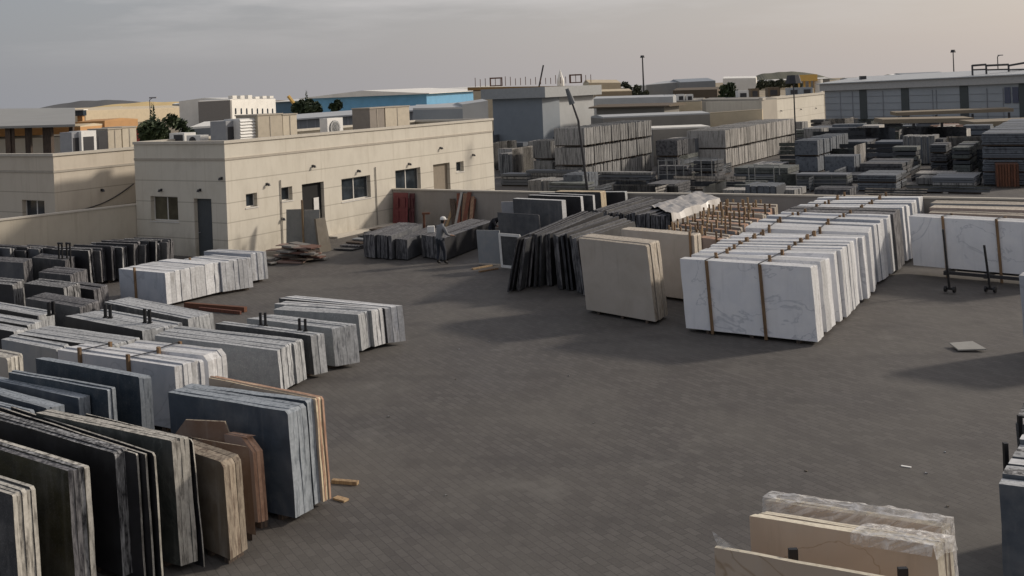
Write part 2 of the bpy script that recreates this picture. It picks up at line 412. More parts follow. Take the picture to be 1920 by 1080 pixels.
cp.box(C0+nU*(o_-w_)+eU*(LU+o_)+Z*(TOP-.12), eV*(LV-2*w_+2*o_), -eU*w_, Z*.12)
cp.build('coping', plain('coping_concrete', (.52, .48, .41), .85), office)
bd = MB(); bd.box(C0+nU*.035+nV*.035+Z*(ZB-.05), eU*(LU+.03), -nU*.034, Z*.1)
bd.box(C0-nU*.0+nV*.035+Z*(ZB-.05), eV*LV, -nV*.034, Z*.1)
bd.build('string_course', plain('string_course_paint', (.40, .36, .30), .85), office)
for i, h in enumerate(hu):
    if i == 2:
        k = MB(); k.box(C0+eU*h[0]-nU*.2+Z*h[2], eU*(h[1]-h[0]), -nU*.02, Z*(h[3]-h[2])); k.build('dark_doorway', plain('dark_interior', (.012, .012, .012), .9), office)
        k = MB(); k.box(C0+eU*(h[0]+(h[1]-h[0])*.62)-nU*.15+Z*1.2, eU*.35, -nU*.02, Z*.8); k.build('notice', M_white, office)
    elif i == 5:
        k = MB(); k.box(C0+eU*h[0]-nU*.2+Z*h[2], eU*(h[1]-h[0]), -nU*.05, Z*(h[3]-h[2]))
        dr = k.build('door', plain('tan_door', (.24, .20, .15), .6), office)
        k = MB(); k.tube(C0+eU*(h[0]+.15)-nU*.2+Z*1.05, C0+eU*(h[0]+.15)-nU*.12+Z*1.05, .03); k.build('handle', M_galv, dr)
    else: window(office, C0, eU, nU, *h, mull=1 if i in (3, 4) else 0)
window(office, C0, eV, nV, *hv[0], gl=M_glass2)
h = hv[1]; k = MB(); k.box(C0+eV*h[0]-nV*.2+Z*h[2], eV*(h[1]-h[0]), -nV*.05, Z*(h[3]-h[2]))
dr = k.build('door', plain('blue_grey_door', (.06, .068, .074), .6), office)
k = MB(); k.tube(C0+eV*(h[1]-.12)-nV*.2+Z*1.05, C0+eV*(h[1]-.12)-nV*.1+Z*1.05, .03); k.build('handle', M_galv, dr)
for px, py in ((500, 346), (587, 312), (671, 321), (766, 308), (826, 278), (886, 291), (526, 411)):
    s = solve_s(C0, eU, px, 3); wall_lamp(office, C0, eU, nU, s, Zat(C0+eU*s, py))
for px, py in ((303, 357), (376, 357), (417, 335)):
    s = solve_s(C0, eV, px, 3); wall_lamp(office, C0, eV, nV, s, Zat(C0+eV*s, py))
for px in (525, 703):
    s = solve_s(C0, eU, px, 3); k = MB(); k.tube(C0+eU*s+nU*.04+Z*.1, C0+eU*s+nU*.04+Z*(ZB-1.2), .025, 6); k.build('conduit', plain('conduit_grey', (.3, .28, .25)), office)
# --- neighbouring building on the left
D0 = 45.5; A0 = XY(104, D0, 2)
n2 = MB(); T2 = Zat(A0, 288); L2 = 24
neigh = thing('neighbour_building', 'low cream building partly behind the left boundary wall, cable across its side', 'building', A0)
lv2 = 9.0
h2 = [opening(A0, eV, 84, 376, 42, 411)]
holed(n2, A0, eU, nU, L2, 0, T2-.12, []); holed(n2, A0, eV, nV, lv2, 0, T2-.12, h2)
n2.build('wall', cladding('cream_cladding_old', (.56, .50, .41), [Zat(A0, 322)-.95, Zat(A0, 322)-1.9, Zat(A0, 322)-2.8]), neigh)
window(neigh, A0, eV, nV, *h2[0])
k = MB(); zz = T2-.5; k.face([A0+Z*zz, A0+eU*L2+Z*zz, A0+eU*L2+eV*lv2+Z*zz, A0+eV*lv2+Z*zz]); k.build('roof', MATS['roof_screed'], neigh)
k = MB(); k.box(A0+nU*.07+nV*.07+Z*(T2-.12), eU*L2, -nU*.3, Z*.12); k.box(A0-nU*.23+nV*.07+Z*(T2-.12), eV*lv2, -nV*.3, Z*.12); k.build('coping', MATS['coping_concrete'], neigh)
k = MB(); zb = Zat(A0, 322); k.box(A0+nU*.035+nV*.035+Z*(zb-.05), eU*L2, -nU*.034, Z*.1); k.box(A0+nV*.035+Z*(zb-.05), eV*lv2, -nV*.034, Z*.1); k.build('string_course', MATS['string_course_paint'], neigh)
s = solve_s(A0, eU, 190, 3); wall_lamp(neigh, A0, eU, nU, s, Zat(A0+eU*s, 357))
k = MB(); s0 = solve_s(A0, eU, 150, 2); s1 = solve_s(A0, eU, 249, 3); pts = []
for i in range(9):
    t = i/8; s = s0+(s1-s0)*t; yy = 394+(345-394)*t+7*math.sin(math.pi*t); pts.append(A0+eU*s+nU*.05+Z*Zat(A0+eU*s, yy))
for a, b_ in zip(pts, pts[1:]): k.tube(a, b_, .025, 6)
k.build('cable', M_dksteel, neigh)
# --- boundary walls
def bwall(a, b_, za, zb, label, mat, th=.2, group=None):
    m_ = MB(); d = (b_-a).normalized(); n = Vector((-d.y, d.x, 0))
    m_.prism([a, b_, b_+Z*zb, a+Z*za], n*th, 0, 0)
    root = thing('boundary_wall', label, 'wall', a, group)
    m_.build('wall_face', mat, root)
    m_ = MB(); m_.prism([a-n*.04+Z*za, b_-n*.04+Z*zb, b_-n*.04+Z*(zb+.07), a-n*.04+Z*(za+.07)], n*(th+.08), 0, 0); m_.build('coping', MATS['coping_concrete'], root)
    L = (b_-a).length; m_ = MB()
    k_ = int(L//4)
    for i in range(1, k_):
        p = a+d*(L*i/k_); m_.box(p-n*.03, d*.25, n*.03, Z*(za+(zb-za)*i/k_))
    if k_ > 1: m_.build('pier', mat, root)
    return root
wl = C0+eV*LV
a_ = XY(-60, 41.5, 2); bwall(a_, wl-eV*.02+eU*.3, Zat(a_, 421), Zat(wl, 385), 'cream boundary wall at the left joining the office building corner', cladding('cream_render_wall', (.52, .47, .38), []))
s = solve_s(C0, eU, 735, 2); w0 = C0+eU*s+nU*.02; zw = Zat(w0, 356)
w1 = Pz(1000, 362, zw); w1.z = 0
w1 = w0+(w1-w0).length*((w1-w0).normalized())
zwc = cladding('grey_render_wall', (.32, .295, .27), [])
bwall(w0, w1, zw, zw, 'grey rendered yard wall meeting the long side of the office building', zwc)
w2 = Pz(1345, 366, zw); w2.z = 0; bwall(w1, w2, zw, zw, 'low grey yard wall behind the plastic sheeted slabs', zwc)
w3 = Pz(2050, 378, zw); w3.z = 0; bwall(w2, w3, zw, zw, 'low grey yard wall behind the white marble row', zwc)
# ---------------------------------------------------------------- stone slab packs
E_white = edge('white_marble_edge', (.60, .605, .61), (.36, .35, .34), .3, (7, 7, 1.2))
E_grey = edge('grey_granite_edge', (.43, .44, .445), (.15, .155, .165), .55)
E_pale = edge('pale_rough_edge', (.50, .475, .42), (.12, .11, .095), .6)
E_paleb = edge('pale_blue_edge', (.29, .32, .35), (.10, .12, .14), .5)
E_brown = edge('brown_edge', (.30, .25, .19), (.10, .07, .05), .7)
E_beige = edge('beige_edge', (.46, .41, .34), (.22, .17, .12), .5)
E_pink = edge('pink_edge', (.46, .29, .20), (.26, .14, .09), .6)
E_cream = edge('cream_edge', (.62, .52, .36), (.36, .22, .14), .5)
E_black = edge('black_granite_edge', (.10, .10, .11), (.012, .012, .015), .95)
E_mix = edge('black_white_edge', (.40, .40, .40), (.012, .012, .015), 1.0)
E_dust = edge('dusty_dark_edge', (.20, .195, .20), (.022, .022, .027), .95)
F_white = stone('white_marble', (.70, .71, .74), (.78, .78, .79), 1.4, .3, vein=(.44, .46, .50), var=.09, veinw=.014, dust=.1)
F_bluew = stone('bluish_marble', (.34, .37, .42), (.42, .44, .48), 2, .35, vein=(.26, .28, .32), var=.1)
F_grey = stone('grey_granite', (.26, .275, .28), (.20, .21, .22), 5, .4, speck=.4)
F_gbrown = stone('grey_stone_panel', (.20, .22, .24), (.24, .25, .26), 2, .4)
F_dark = stone('charcoal_granite', (.028, .030, .034), (.05, .052, .057), 4, .45, speck=.12, dust=.12)
F_black = stone('black_granite', (.010, .010, .012), (.018, .018, .022), 4, .4, dust=.02)
F_olive = stone('olive_granite', (.055, .050, .022), (.03, .028, .016), 2.5, .45, speck=.08, dust=.1)
F_green = stone('dark_green_granite', (.032, .038, .035), (.06, .066, .06), 3, .4, vein=(.1, .11, .1), dust=.1)
F_blue = stone('deep_blue_granite', (.022, .036, .052), (.04, .056, .075), 3, .42, speck=.1, dust=.1)
F_blue2 = stone('slate_blue_granite', (.04, .054, .074), (.068, .086, .11), 2.2, .42, dust=.12)
F_brown = stone('brown_granite', (.11, .085, .06), (.15, .12, .085), 3, .45, dust=.2)
F_rbrown = stone('red_brown_stone', (.17, .105, .07), (.21, .14, .10), 2, .5, dust=.2)
F_beige = stone('beige_marble', (.40, .355, .305), (.46, .415, .365), 1.5, .4, var=.05, dust=.15)
F_tan = stone('tan_marble', (.46, .365, .28), (.52, .43, .34), 1.1, .35, vein=(.28, .19, .11), var=.05, veinw=.008)
F_pink = stone('pinkish_stone', (.34, .27, .235), (.28, .22, .19), 2, .5)
F_slate = stone('slate_panel', (.05, .055, .065), (.08, .085, .095), 2, .4)
GRP = {}
def slab_outline(a, L, h, z0, jl, jh, rs, cut=None):
    """front outline of a slab: start a (xy), edge vector L, from z0 to h, slightly irregular"""
    e = L.normalized(); ln = L.length; pts = []
    x0 = rs.uniform(-jl, jl); x1 = ln+rs.uniform(-jl, jl); hh = h+rs.uniform(-jh, jh)
    j = lambda s=.006: rs.uniform(-s, s)
    P = lambda x, z: (x, z)
    rough = min(.010, ln*.005)
    for i in range(4): pts.append((x0+(x1-x0)*i/3, z0))
    for i in range(1, 4): pts.append((x1+j(rough), z0+(hh-z0)*i/4))
    c = cut if cut is not None else rs.choice([.0, .02, .04])
    pts.append((x1-.002, hh-c-.001)); pts.append((x1-c-.003, hh))
    for i in range(1, 5): pts.append((x1-(x1-x0)*i/5, hh+j(rough*.6)))
    pts.append((x0, hh))
    for i in range(1, 4): pts.append((x0+j(rough), hh-(hh-z0)*i/4))
    return pts
def pack(label, TL, TR, TB, hp, n, face, edg, lean=(.07, 0), z0=.1, along='d', gap=.06, posts=None, cat='slab pack', name='slab_pack', group=None,
         jl=.016, jh=.016, faces=None, edges=None, bearers=True, seed=None, post_mat=None, seq=None, stub=.16, cut=None, strap=True):
    """TL/TR: image survey points of the front top corners, TB: back top corner above TR, all at height hp.
    along 'd': slabs stacked from front to back; 'w': long slabs side by side running back."""
    rs = random.Random(seed if seed is not None else hash(label) % 9999 if False else sum(map(ord, label)))
    a, b_, c = Pz(*TL, hp), Pz(*TR, hp), Pz(*TB, hp)
    for p in (a, b_, c): p.z = 0
    lv = V*lean[0]-U*lean[1]          # top -> bottom offset (xy)
    if along == 'd': S0, L, K = a, b_-a, c-b_
    else: S0, L, K = a, c-b_, b_-a    # slabs run back from the front edge, stacked left to right
    root_loc = a+(b_-a)/2+(c-b_)/2+lv/2
    root = thing(name, label, cat, root_loc, group)
    e = L.normalized(); kd = K.normalized(); T = K.length
    tt = T/n
    for i in range(n):
        th = tt*(1-gap*rs.uniform(.3, 1.3)); off = kd*(tt*i)
        if along == 'w' and n > 2:  # A-frame: slabs fan outwards at the foot
            fan = kd*((i-(n-1)/2)/n*.0)
        pts = slab_outline(S0, L, hp, z0, jl, jh, rs, cut)
        out_ = [S0+off+e*x+Z*z+lv*(1-(z-z0)/(hp-z0)) for x, z in pts]
        mbs = MB(); mbs.prism(out_, kd*th, 0, 1)
        fm = faces[i % len(faces)] if faces else face; em = edges[i % len(edges)] if edges else edg
        o = mbs.build('slab', [fm, em], root)
        if seq: seq(o, i)
    if posts:
        pm = post_mat or M_post
        for f in posts:
            fx = f; mbp = MB(); w_ = .075; d_ = .05
            q = S0+e*(L.length*fx)
            mbp.prism([q+lv-kd*.0+Z*.02, q+lv+e*w_+Z*.02, q+e*w_+Z*(hp+stub), q+Z*(hp+stub)], -kd*d_, 0, 0)
            mbp.build('timber_post', pm, root)
            q2 = q+kd*T
            mbp = MB(); mbp.box(q2+lv*.1+Z*(hp-.5), e*w_, kd*d_, Z*(.5+stub*rs.uniform(.6, 1.1))); mbp.build('timber_post', pm, root)
            if strap:
                mbp = MB(); mbp.box(q-kd*d_+Z*(hp+.04), e*.03, kd*(T+d_), Z*.02); mbp.build('strap', M_dksteel, root)
    if bearers and z0 > .05:
        for f in (.15, .5, .85):
            mbb = MB(); q = S0+e*(L.length*f)+lv+kd*.03
            mbb.box(q, e*.1, kd*max(.1, T-.06), Z*(z0-.002)); mbb.build('bearer', M_bearer, root)
    return root
gF = 'stone slab packs in the near left corner'
pack('dark slab pack with pale rough edges cut by the bottom left corner', (-200, 855), (24, 928), (66, 913), 1.8, 5, F_dark, E_pale, group=gF)
pack('olive dark slab pack with pale back slab, second from the bottom left corner', (-190, 785), (128, 884), (167, 874), 1.8, 4, F_olive, E_mix, edges=[E_dust, E_dust, E_mix, E_pale], group=gF)
pack('black slab pack with mottled white edges behind the olive slab pack', (-120, 752), (216, 850), (240, 842), 1.85, 3, F_black, E_mix, group=gF)
def single(label, TL, TR, hp, face, edg, th=.025, lean=(.07, 0), z0=.0, cat='stone slab', name='stone_slab', group=None, poly=None, top=None, dv=None):
    rs = random.Random(sum(map(ord, label)))
    a, b_ = Pz(*TL, hp), Pz(*TR, hp); a.z = b_.z = 0; L = b_-a; e = L.normalized()
    k = Vector((-e.y, e.x, 0)); lv = V*lean[0]-U*lean[1]
    root = (a+b_)/2+lv
    if poly: pts = [(x*L.length, z*hp) for x, z in poly]
    else: pts = slab_outline(a, L, hp, z0, .01, .01, rs)
    m_ = MB(); m_.prism([a+e*x+Z*z+lv*(1-z/hp) for x, z in pts], k*th, 0, 1)
    o = m_.build(name, [face, edg], origin=root); return tag(o, label, cat, group)
gT = 'thin single slabs leaning beside the dark green pack'
single('thin black slab with white edge, closest of three beside the mottled pack', (-20, 766), (256, 851), 1.85, F_black, E_pale, .03, group=gT)
single('thin black slab with white edge, middle of three beside the mottled pack', (0, 765), (272, 853), 1.84, F_black, E_pale, .03, group=gT)
single('thin black slab with white edge, last of three before the dark green pack', (20, 762), (288, 849), 1.86, F_black, E_pale, .03, group=gT)
pack('tall dark green slab pack with thick pale top beside the brown slabs', (67, 774), (322, 827), (354, 819), 1.9, 4, F_green, E_pale, group=gF, lean=(.09, 0), gap=.06)
single('thin dark slab standing close behind the dark green pack', (160, 775), (361, 824), 1.85, F_black, E_pale, .02, lean=(.14, 0), group=gT)
pack('brown slab pack with crumbling pale end in front of the blue slabs', (330, 838), (419, 869), (452, 852), 1.5, 3, F_brown, E_brown, lean=(.07, 0), group=gF, cut=.07)
pack('brown thin slab pair behind the crumbling brown pack', (354, 817), (448, 833), (467, 838), 1.45, 2, F_rbrown, E_brown, lean=(.08, 0), group=gF, gap=.2)
pack('orange pink slabs with cut corners standing between brown and blue packs', (420, 814), (473, 823), (492, 819), 1.42, 3, F_pink, E_pink, lean=(.07, 0), group=gF, cut=.22)
single('red brown offcut slab with clipped corners leaning on the blue pack', (330, 787), (428, 789), 1.62, F_rbrown, E_brown, .04, lean=(.05, 0), poly=[(-.05, 0), (1.02, 0), (1.03, .82), (.93, .99), (.18, 1), (-.03, .86)], group=gT)
pack('large slate blue slab pack with pale blue end at the edge of the open yard', (315, 735), (539, 771), (573, 757), 1.8, 4, F_blue2, E_paleb, lean=(.08, 0), gap=.02, group=gF, cut=.05, jl=.006, jh=.006)
pack('single slate blue slab standing between the large blue pack and the cream slabs', (345, 723), (577, 752), (589, 747), 1.8, 1, F_blue2, E_paleb, lean=(.08, 0), group=gF)
pack('cream and pink striped thin slabs behind the slate blue slabs', (391, 708), (592, 748), (606, 742), 1.8, 4, F_tan, E_cream, edges=[E_cream, E_pink, E_cream, E_pink], lean=(.08, 0), group=gF, gap=.25)
pack('deep blue slab pack with pale edges beside the large slate blue pack', (67, 672), (260, 707), (284, 703), 1.8, 3, F_blue, E_paleb, group=gF)
pack('dark blue slab pair in front of the deep blue pack', (16, 697), (202, 730), (216, 726), 1.75, 2, F_blue, E_paleb, group=gF)
pack('pale blue slab pack, farthest of three low blue packs at the left edge', (-60, 702), (147, 747), (169, 741), 1.6, 4, F_blue2, E_paleb, group=gF)
pack('pale blue slab pack, middle of three low blue packs at the left edge', (-60, 726), (88, 767), (122, 759), 1.6, 4, F_blue2, E_paleb, group=gF)
pack('pale blue slab pack, nearest of three low blue packs at the left edge', (-60, 748), (45, 775), (65, 770), 1.6, 3, F_blue2, E_paleb, group=gF)
pack('beige slab pack with rough bleached ends at the left picture edge', (-80, 652), (14, 672), (42, 663), 1.7, 4, F_beige, E_pale, group=gF)
gM = 'pale slab packs with timber posts at left'
pack('dull grey slab pack left of the timber posted white pack', (2, 636), (106, 655), (130, 646), 1.4, 5, F_gbrown, E_grey, group=gM)
pack('white slab pack with two brown timber posts on its front, left side of yard', (108, 655), (328, 687), (381, 674), 1.4, 7, F_bluew, E_white, posts=[.2, .62], group=gM, post_mat=M_post, stub=.12)
pack('white rounded slab pack just behind the timber posted white pack', (225, 650), (388, 668), (424, 655), 1.4, 4, F_white, E_white, posts=[.45], group=gM, cut=.12, stub=.1)
gG = 'grey granite slab packs in the left rows'
def gp(lab, TL, TR, TB, hp=1.05, n=5, face=F_grey, edg=E_grey, **k):
    k.setdefault('group', gG); k.setdefault('jl', .014); return pack(lab, TL, TR, TB, hp, n, face, edg, **k)
gp('long flat grey granite pack with broad front face behind the white rounded pack', (290, 628), (521, 657), (547, 642), n=5)
gp('narrow grey granite pack directly behind the broad faced granite pack', (320, 617), (551, 643), (568, 635), n=3)
gp('grey granite pack with dark front and a square dark clamp on top', (403, 606), (583, 629), (608, 624), n=4, faces=[F_dark, F_grey, F_grey, F_grey])
gp('grey granite pack with two pairs of black steel stubs on top', (463, 596), (622, 615), (669, 608), n=6, face=F_grey)
gp('grey granite pack with broad sunlit top, third from the far end of its row', (513, 580), (672, 590), (697, 579), n=4)
gp('pale granite pack with few wooden pegs, second from the far end of its row', (515, 570), (697, 583), (717, 577), n=3, edg=E_white)
gp('granite pack with dark face and rough pale end closing the row at the open yard', (523, 558), (722, 577), (755, 573), n=3, faces=[F_dark, F_grey, F_grey], edg=E_white)
gp('dark fronted granite pack with pale top, left rows, between black stubs and white pack', (122, 593), (266, 621), (342, 606), n=9, faces=[F_black]+[F_grey]*8)
gp('grey granite pack behind the dark fronted pack in the left rows', (195, 566), (352, 598), (400, 586), n=7, faces=[F_dark]+[F_grey]*6)
gp('low granite pack with black front edge beside the dull grey pack', (32, 625), (200, 650), (262, 632), n=8, faces=[F_black]+[F_grey]*7)
gp('dusty granite pack at the left edge with black face, farthest of three', (-70, 567), (70, 592), (102, 584), n=5, faces=[F_black]+[F_grey]*4)
gp('dusty granite pack at the left edge with black face, middle of three', (-70, 589), (52, 610), (80, 601), n=4, faces=[F_black]+[F_grey]*3)
gp('dusty granite pack at the left edge with black face, nearest of three', (-70, 606), (26, 623), (52, 614), n=4, faces=[F_black]+[F_grey]*3)
gp('dark granite pack with dusty flat top amid the black slabs of the left rows', (48, 560), (150, 577), (186, 563), n=6, face=F_dark, edg=E_dust)
gB = 'black granite packs near the left boundary wall'
gp('white edged black slab pack standing just above the dusty flat top pack', (45, 532), (120, 541), (150, 531), n=5, face=F_black, edg=E_mix, group=gB)
gp('black slab pack at the left edge with white vertical edges', (-40, 528), (24, 534), (46, 524), n=5, face=F_black, edg=E_mix, group=gB)
gp('low black slab pack left of the bluish marble row', (125, 536), (176, 543), (202, 534), hp=.8, n=4, face=F_black, edg=E_dust, group=gB)
gp('dark slab pack with jagged dusty top in front of the fanned black slabs', (72, 510), (132, 516), (163, 505), hp=.95, n=5, face=F_dark, edg=E_dust, group=gB)
gp('purplish dark slab pack at the left edge under the boundary wall', (-60, 486), (43, 493), (60, 484), hp=1.2, n=3, face=F_slate, edg=E_dust, group=gB)
gp('long dark slab pack lying low beneath two black steel hoops', (60, 482), (122, 488), (140, 481), hp=1.15, n=3, face=F_dark, edg=E_dust, group=gB)
for i in range(8):
    x = 166+i*21; y = 470-2.4*i
    ordn = ['first', 'second', 'third', 'fourth', 'fifth', 'sixth', 'seventh', 'last'][i]
    pack(f'{ordn} black slab bundle from the left in the fan below the boundary wall', (x-70, y-3), (x, y), (x+14, y-5), 1.35, 3+i % 2, [F_black, F_dark][i % 2], [E_mix, E_dust, E_black][i % 3], lean=(.1-.03*i, .0), group='fanned black slab bundles by the left wall', gap=.35, jh=.08)
for i in range(5):
    x = -8+i*27; y = 468-.5*i
    ordn = ['leftmost', 'second', 'third', 'fourth', 'rightmost'][i]
    pack(f'{ordn} dark slab bundle of the line against the left boundary wall', (x-60, y-4), (x, y), (x+15, y-4), 1.3, 3, [F_black, F_slate][i % 2], [E_dust, E_mix][i % 2], lean=(.08, 0), group='dark slab bundles along the boundary wall', gap=.3, jh=.08)
gW = 'bluish white marble packs below the office building'
pack('long bluish marble pack, nearest of the three pale packs below the office', (222, 504), (309, 512), (410, 491), 1.15, 11, F_bluew, E_white, lean=(.05, 0), group=gW, gap=.1, posts=[.35], stub=.1, strap=False)
pack('bluish marble pack, middle of the three pale packs below the office', (345, 485), (413, 491), (470, 483), 1.15, 7, F_bluew, E_white, lean=(.07, 0), group=gW, gap=.1)
pack('bluish marble pack, farthest of the three pale packs below the office', (382, 471), (470, 476), (499, 472), 1.1, 5, F_bluew, E_white, lean=(.06, 0), group=gW, gap=.1)
# dark long packs by the office wall, ends to the camera
gD = 'dark slab packs lying lengthwise near the office wall'
def lp(lab, TL, TR, TB, hp, n, face, edg, lean=(0, 0), **k):
    k.setdefault('group', gD); return pack(lab, TL, TR, TB, hp, n, face, edg, lean=lean, along='w', **k)
lp('dark slab pack with dusty top, leftmost of the lengthwise packs by the office', (681, 439), (701, 441), (768, 418), 1.0, 3, F_slate, E_dust, z0=.05)
lp('dark slab pack leaning open, second of the lengthwise packs by the office', (706, 440), (735, 443), (795, 420), 1.0, 4, F_slate, E_dust, z0=.05, gap=.4)
lp('low grey slab pack with broad side, third of the lengthwise packs by the office', (741, 448), (764, 450), (822, 428), .85, 3, F_slate, E_dust, z0=.05)
lp('long black slab pack beside the white capped worker', (790, 440), (834, 446), (926, 414), .95, 6, F_black, E_dust, z0=.05)
# panels behind
gP = 'upright panels right of the black pack'
def panel(lab, TL, TR, hp, face, edg, th=.04, border=None, z0=.05, group=gP, **k):
    root = single(lab, TL, TR, hp, face, edg, th, z0=z0, group=group, **k)
    if border:
        a, b_ = Pz(*TL, hp), Pz(*TR, hp); a.z = b_.z = 0; e = (b_-a).normalized(); L = (b_-a).length; kk = Vector((-e.y, e.x, 0))
        lv = V*.07; m_ = MB(); wd = .1
        for (x0, x1, z_0, z_1) in [(0, wd, z0, hp), (L-wd, L, z0, hp), (wd, L-wd, z0, z0+wd), (wd, L-wd, hp-wd, hp)]:
            pts = [(x0, z_0), (x1, z_0), (x1, z_1), (x0, z_1)]
            m_.prism([a+e*x+Z*z+lv*(1-z/hp)-kk*.012 for x, z in pts], -kk*.02, 0, 0)
        m_.build('pale_border', border, root)
    return root
panel('plain blue grey stone panel standing right of the black pack', (893, 431), (936, 432), 1.35, F_gbrown, E_grey)
panel('dark stone panel with pale border beside the plain blue grey panel', (935, 437), (975, 440), 1.35, F_dark, E_white, border=M_white)
panel('dark blue slate slab behind the bordered panel, lower front', (932, 398), (1010, 403), 1.7, F_slate, E_dust)
panel('dark slate slab with pale right edge, upper of the standing panels', (961, 372), (1053, 376), 2.1, F_slate, E_white, th=.3)
panel('black slab with pale upright edge behind the slate panel', (990, 366), (1088, 369), 2.1, F_black, E_white, th=.2)
panel('dark red edged slab behind the black panel', (1010, 362), (1111, 366), 2.1, F_dark, E_white, th=.15)
panel('dark slab with wide cream end post behind the standing panels', (1040, 359), (1126, 360), 2.1, F_dark, E_cream, th=.6)
panel('black crate sized slab farthest right of the standing panels', (1090, 360), (1172, 360), 1.95, F_black, E_grey, th=.4)
panel('small pale sheet leaning left of the slate panels', (940, 379), (963, 378), 1.9, M_grey, M_white)
# black fan of slabs
gE = 'black slab bundles fanned on the frame beside the beige slabs'
fan = [((970, 446), (978, 446), (1080, 402), .45, F_black), ((979, 444), (990, 444), (1090, 400), .35, F_dark), ((992, 440), (1004, 440), (1105, 396), .3, F_black),
       ((1006, 438), (1018, 439), (1120, 396), .15, F_dark), ((1021, 436), (1033, 437), (1135, 395), .0, F_black), ((1036, 440), (1047, 441), (1150, 404), -.1, F_dark),
       ((1050, 441), (1063, 443), (1165, 408), -.15, F_black), ((1065, 444), (1076, 446), (1180, 412), -.2, F_dark), ((1078, 447), (1088, 449), (1190, 415), -.25, F_black)]
for i, (a, b_, c, ln, f) in enumerate(fan):
    ordn = ['leftmost', 'second', 'third', 'fourth', 'middle', 'sixth', 'seventh', 'eighth', 'rightmost'][i]
    lp(f'{ordn} of nine black slab bundles fanned out left of the big beige slabs', a, b_, c, 1.85, 2, f, E_dust if i % 3 else E_black, lean=(-ln*1.0, 0), group=gE, gap=.35, z0=.03, jl=.12, jh=.07)
for i in range(7):
    x = 1112+i*10; y = 393+i*1.6
    ordn = ['leftmost', 'second', 'third', 'fourth', 'fifth', 'sixth', 'rightmost'][i]
    lp(f'{ordn} of seven charcoal slab bundles running back to the plastic sheet', (x, y), (x+8, y+.8), (x+92, y-25), 1.75, 2, [F_dark, F_black][i % 2], E_dust, lean=(-.12+.03*i, 0), group='charcoal slab bundles in front of the plastic sheet', gap=.3, z0=.03, jl=.1, jh=.05)
# beige blocks
pack('big beige marble slab pack with broad plain face in the middle of the yard', (1085, 446), (1213, 460), (1236, 450), 2.25, 4, F_beige, E_beige, lean=(.18, 0), group='beige marble slab packs', gap=.12, cut=.04)
pack('beige marble slab pack with timber pegs behind the big beige pack', (1165, 430), (1302, 442), (1314, 436), 2.1, 2, F_beige, E_beige, lean=(.03, 0), group='beige marble slab packs', posts=[.93], stub=.12, faces=[F_beige])
# main white marble row
TRs = [(1518, 504), (1537, 493), (1562, 479), (1574, 471), (1585, 463), (1595, 456), (1605, 449), (1616, 443), (1626, 437), (1637, 421), (1661, 410), (1673, 403), (1694, 391), (1708, 381), (1722, 371)]
TLs = [(1277, 488), (1296, 480), (1312, 474), (1327, 466), (1341, 459), (1356, 452), (1371, 445), (1385, 437), (1400, 427), (1420, 412), (1452, 403), (1470, 397), (1493, 390), (1516, 381), (1535, 372)]
words = ['first', 'second', 'third', 'fourth', 'fifth', 'sixth', 'seventh', 'eighth', 'ninth', 'tenth', 'eleventh', 'twelfth', 'thirteenth', 'fourteenth', 'last']
nn = [2, 2, 2, 2, 2, 2, 2, 2, 2, 3, 2, 2, 3, 3, 3]
for i, (a, b_) in enumerate(zip(TLs, TRs)):
    nx_ = TRs[i+1] if i < 14 else (1733, 364)
    k = .78; c = (b_[0]+(nx_[0]-b_[0])*k, b_[1]+(nx_[1]-b_[1])*k)
    f, e_ = F_white, E_white
    if i in (9, 12): f = F_bluew
    if i == 11: f, e_ = F_dark, E_dust
    if i in (13, 14): f = F_bluew
    lab = {0: 'front white marble pack with faint grey veins, nearest of the big row', 11: 'dark slate pack standing out in the big white marble row'}.get(i, f'{words[i]} pack counted from the front in the big white marble row')
    if i and i != 9: a = (a[0]+rnd.uniform(-4, 4), a[1]); 
    if i in (4, 7): f = stone('grey_veined_marble', (.55, .56, .58), (.66, .67, .69), 1.8, .3, vein=(.36, .38, .42), var=.08, veinw=.02)
    pack(lab, a, b_, c, 1.95+(rnd.uniform(-.05, .04) if i else 0), nn[i], f, e_, lean=(.10, .0), posts=[.2, .62], group='white marble packs with timber posts in the big row', gap=.1, post_mat=M_post, stub=.14 if i else .03, jl=.04, jh=.05, cut=.015)
# posted pinkish bundles behind left
for j in range(10):
    t = j/9; a = (1236+114*t, 436-50*t); b_ = (1352+100*t, 452-62*t); nxt = (1352+100*(t+.08), 452-62*(t+.08))
    lab = f'{words[j]} from the front of the pinkish bundles bristling with orange timber pegs' if j < 9 else 'last pinkish bundle with timber pegs beside the yard wall'
    pack(lab, a, b_, nxt, 1.7, 2, [F_pink, F_beige, F_gbrown][j % 3], [E_pink, E_beige][j % 2], lean=(.05, 0), posts=[x_+rnd.uniform(-.07, .07) for x_ in (.12, .4, .66, .9)][:4-(j % 2)], group='pinkish bundles with many timber pegs', post_mat=[M_post, M_postp][j % 2], stub=.3, jh=.08, gap=.3)
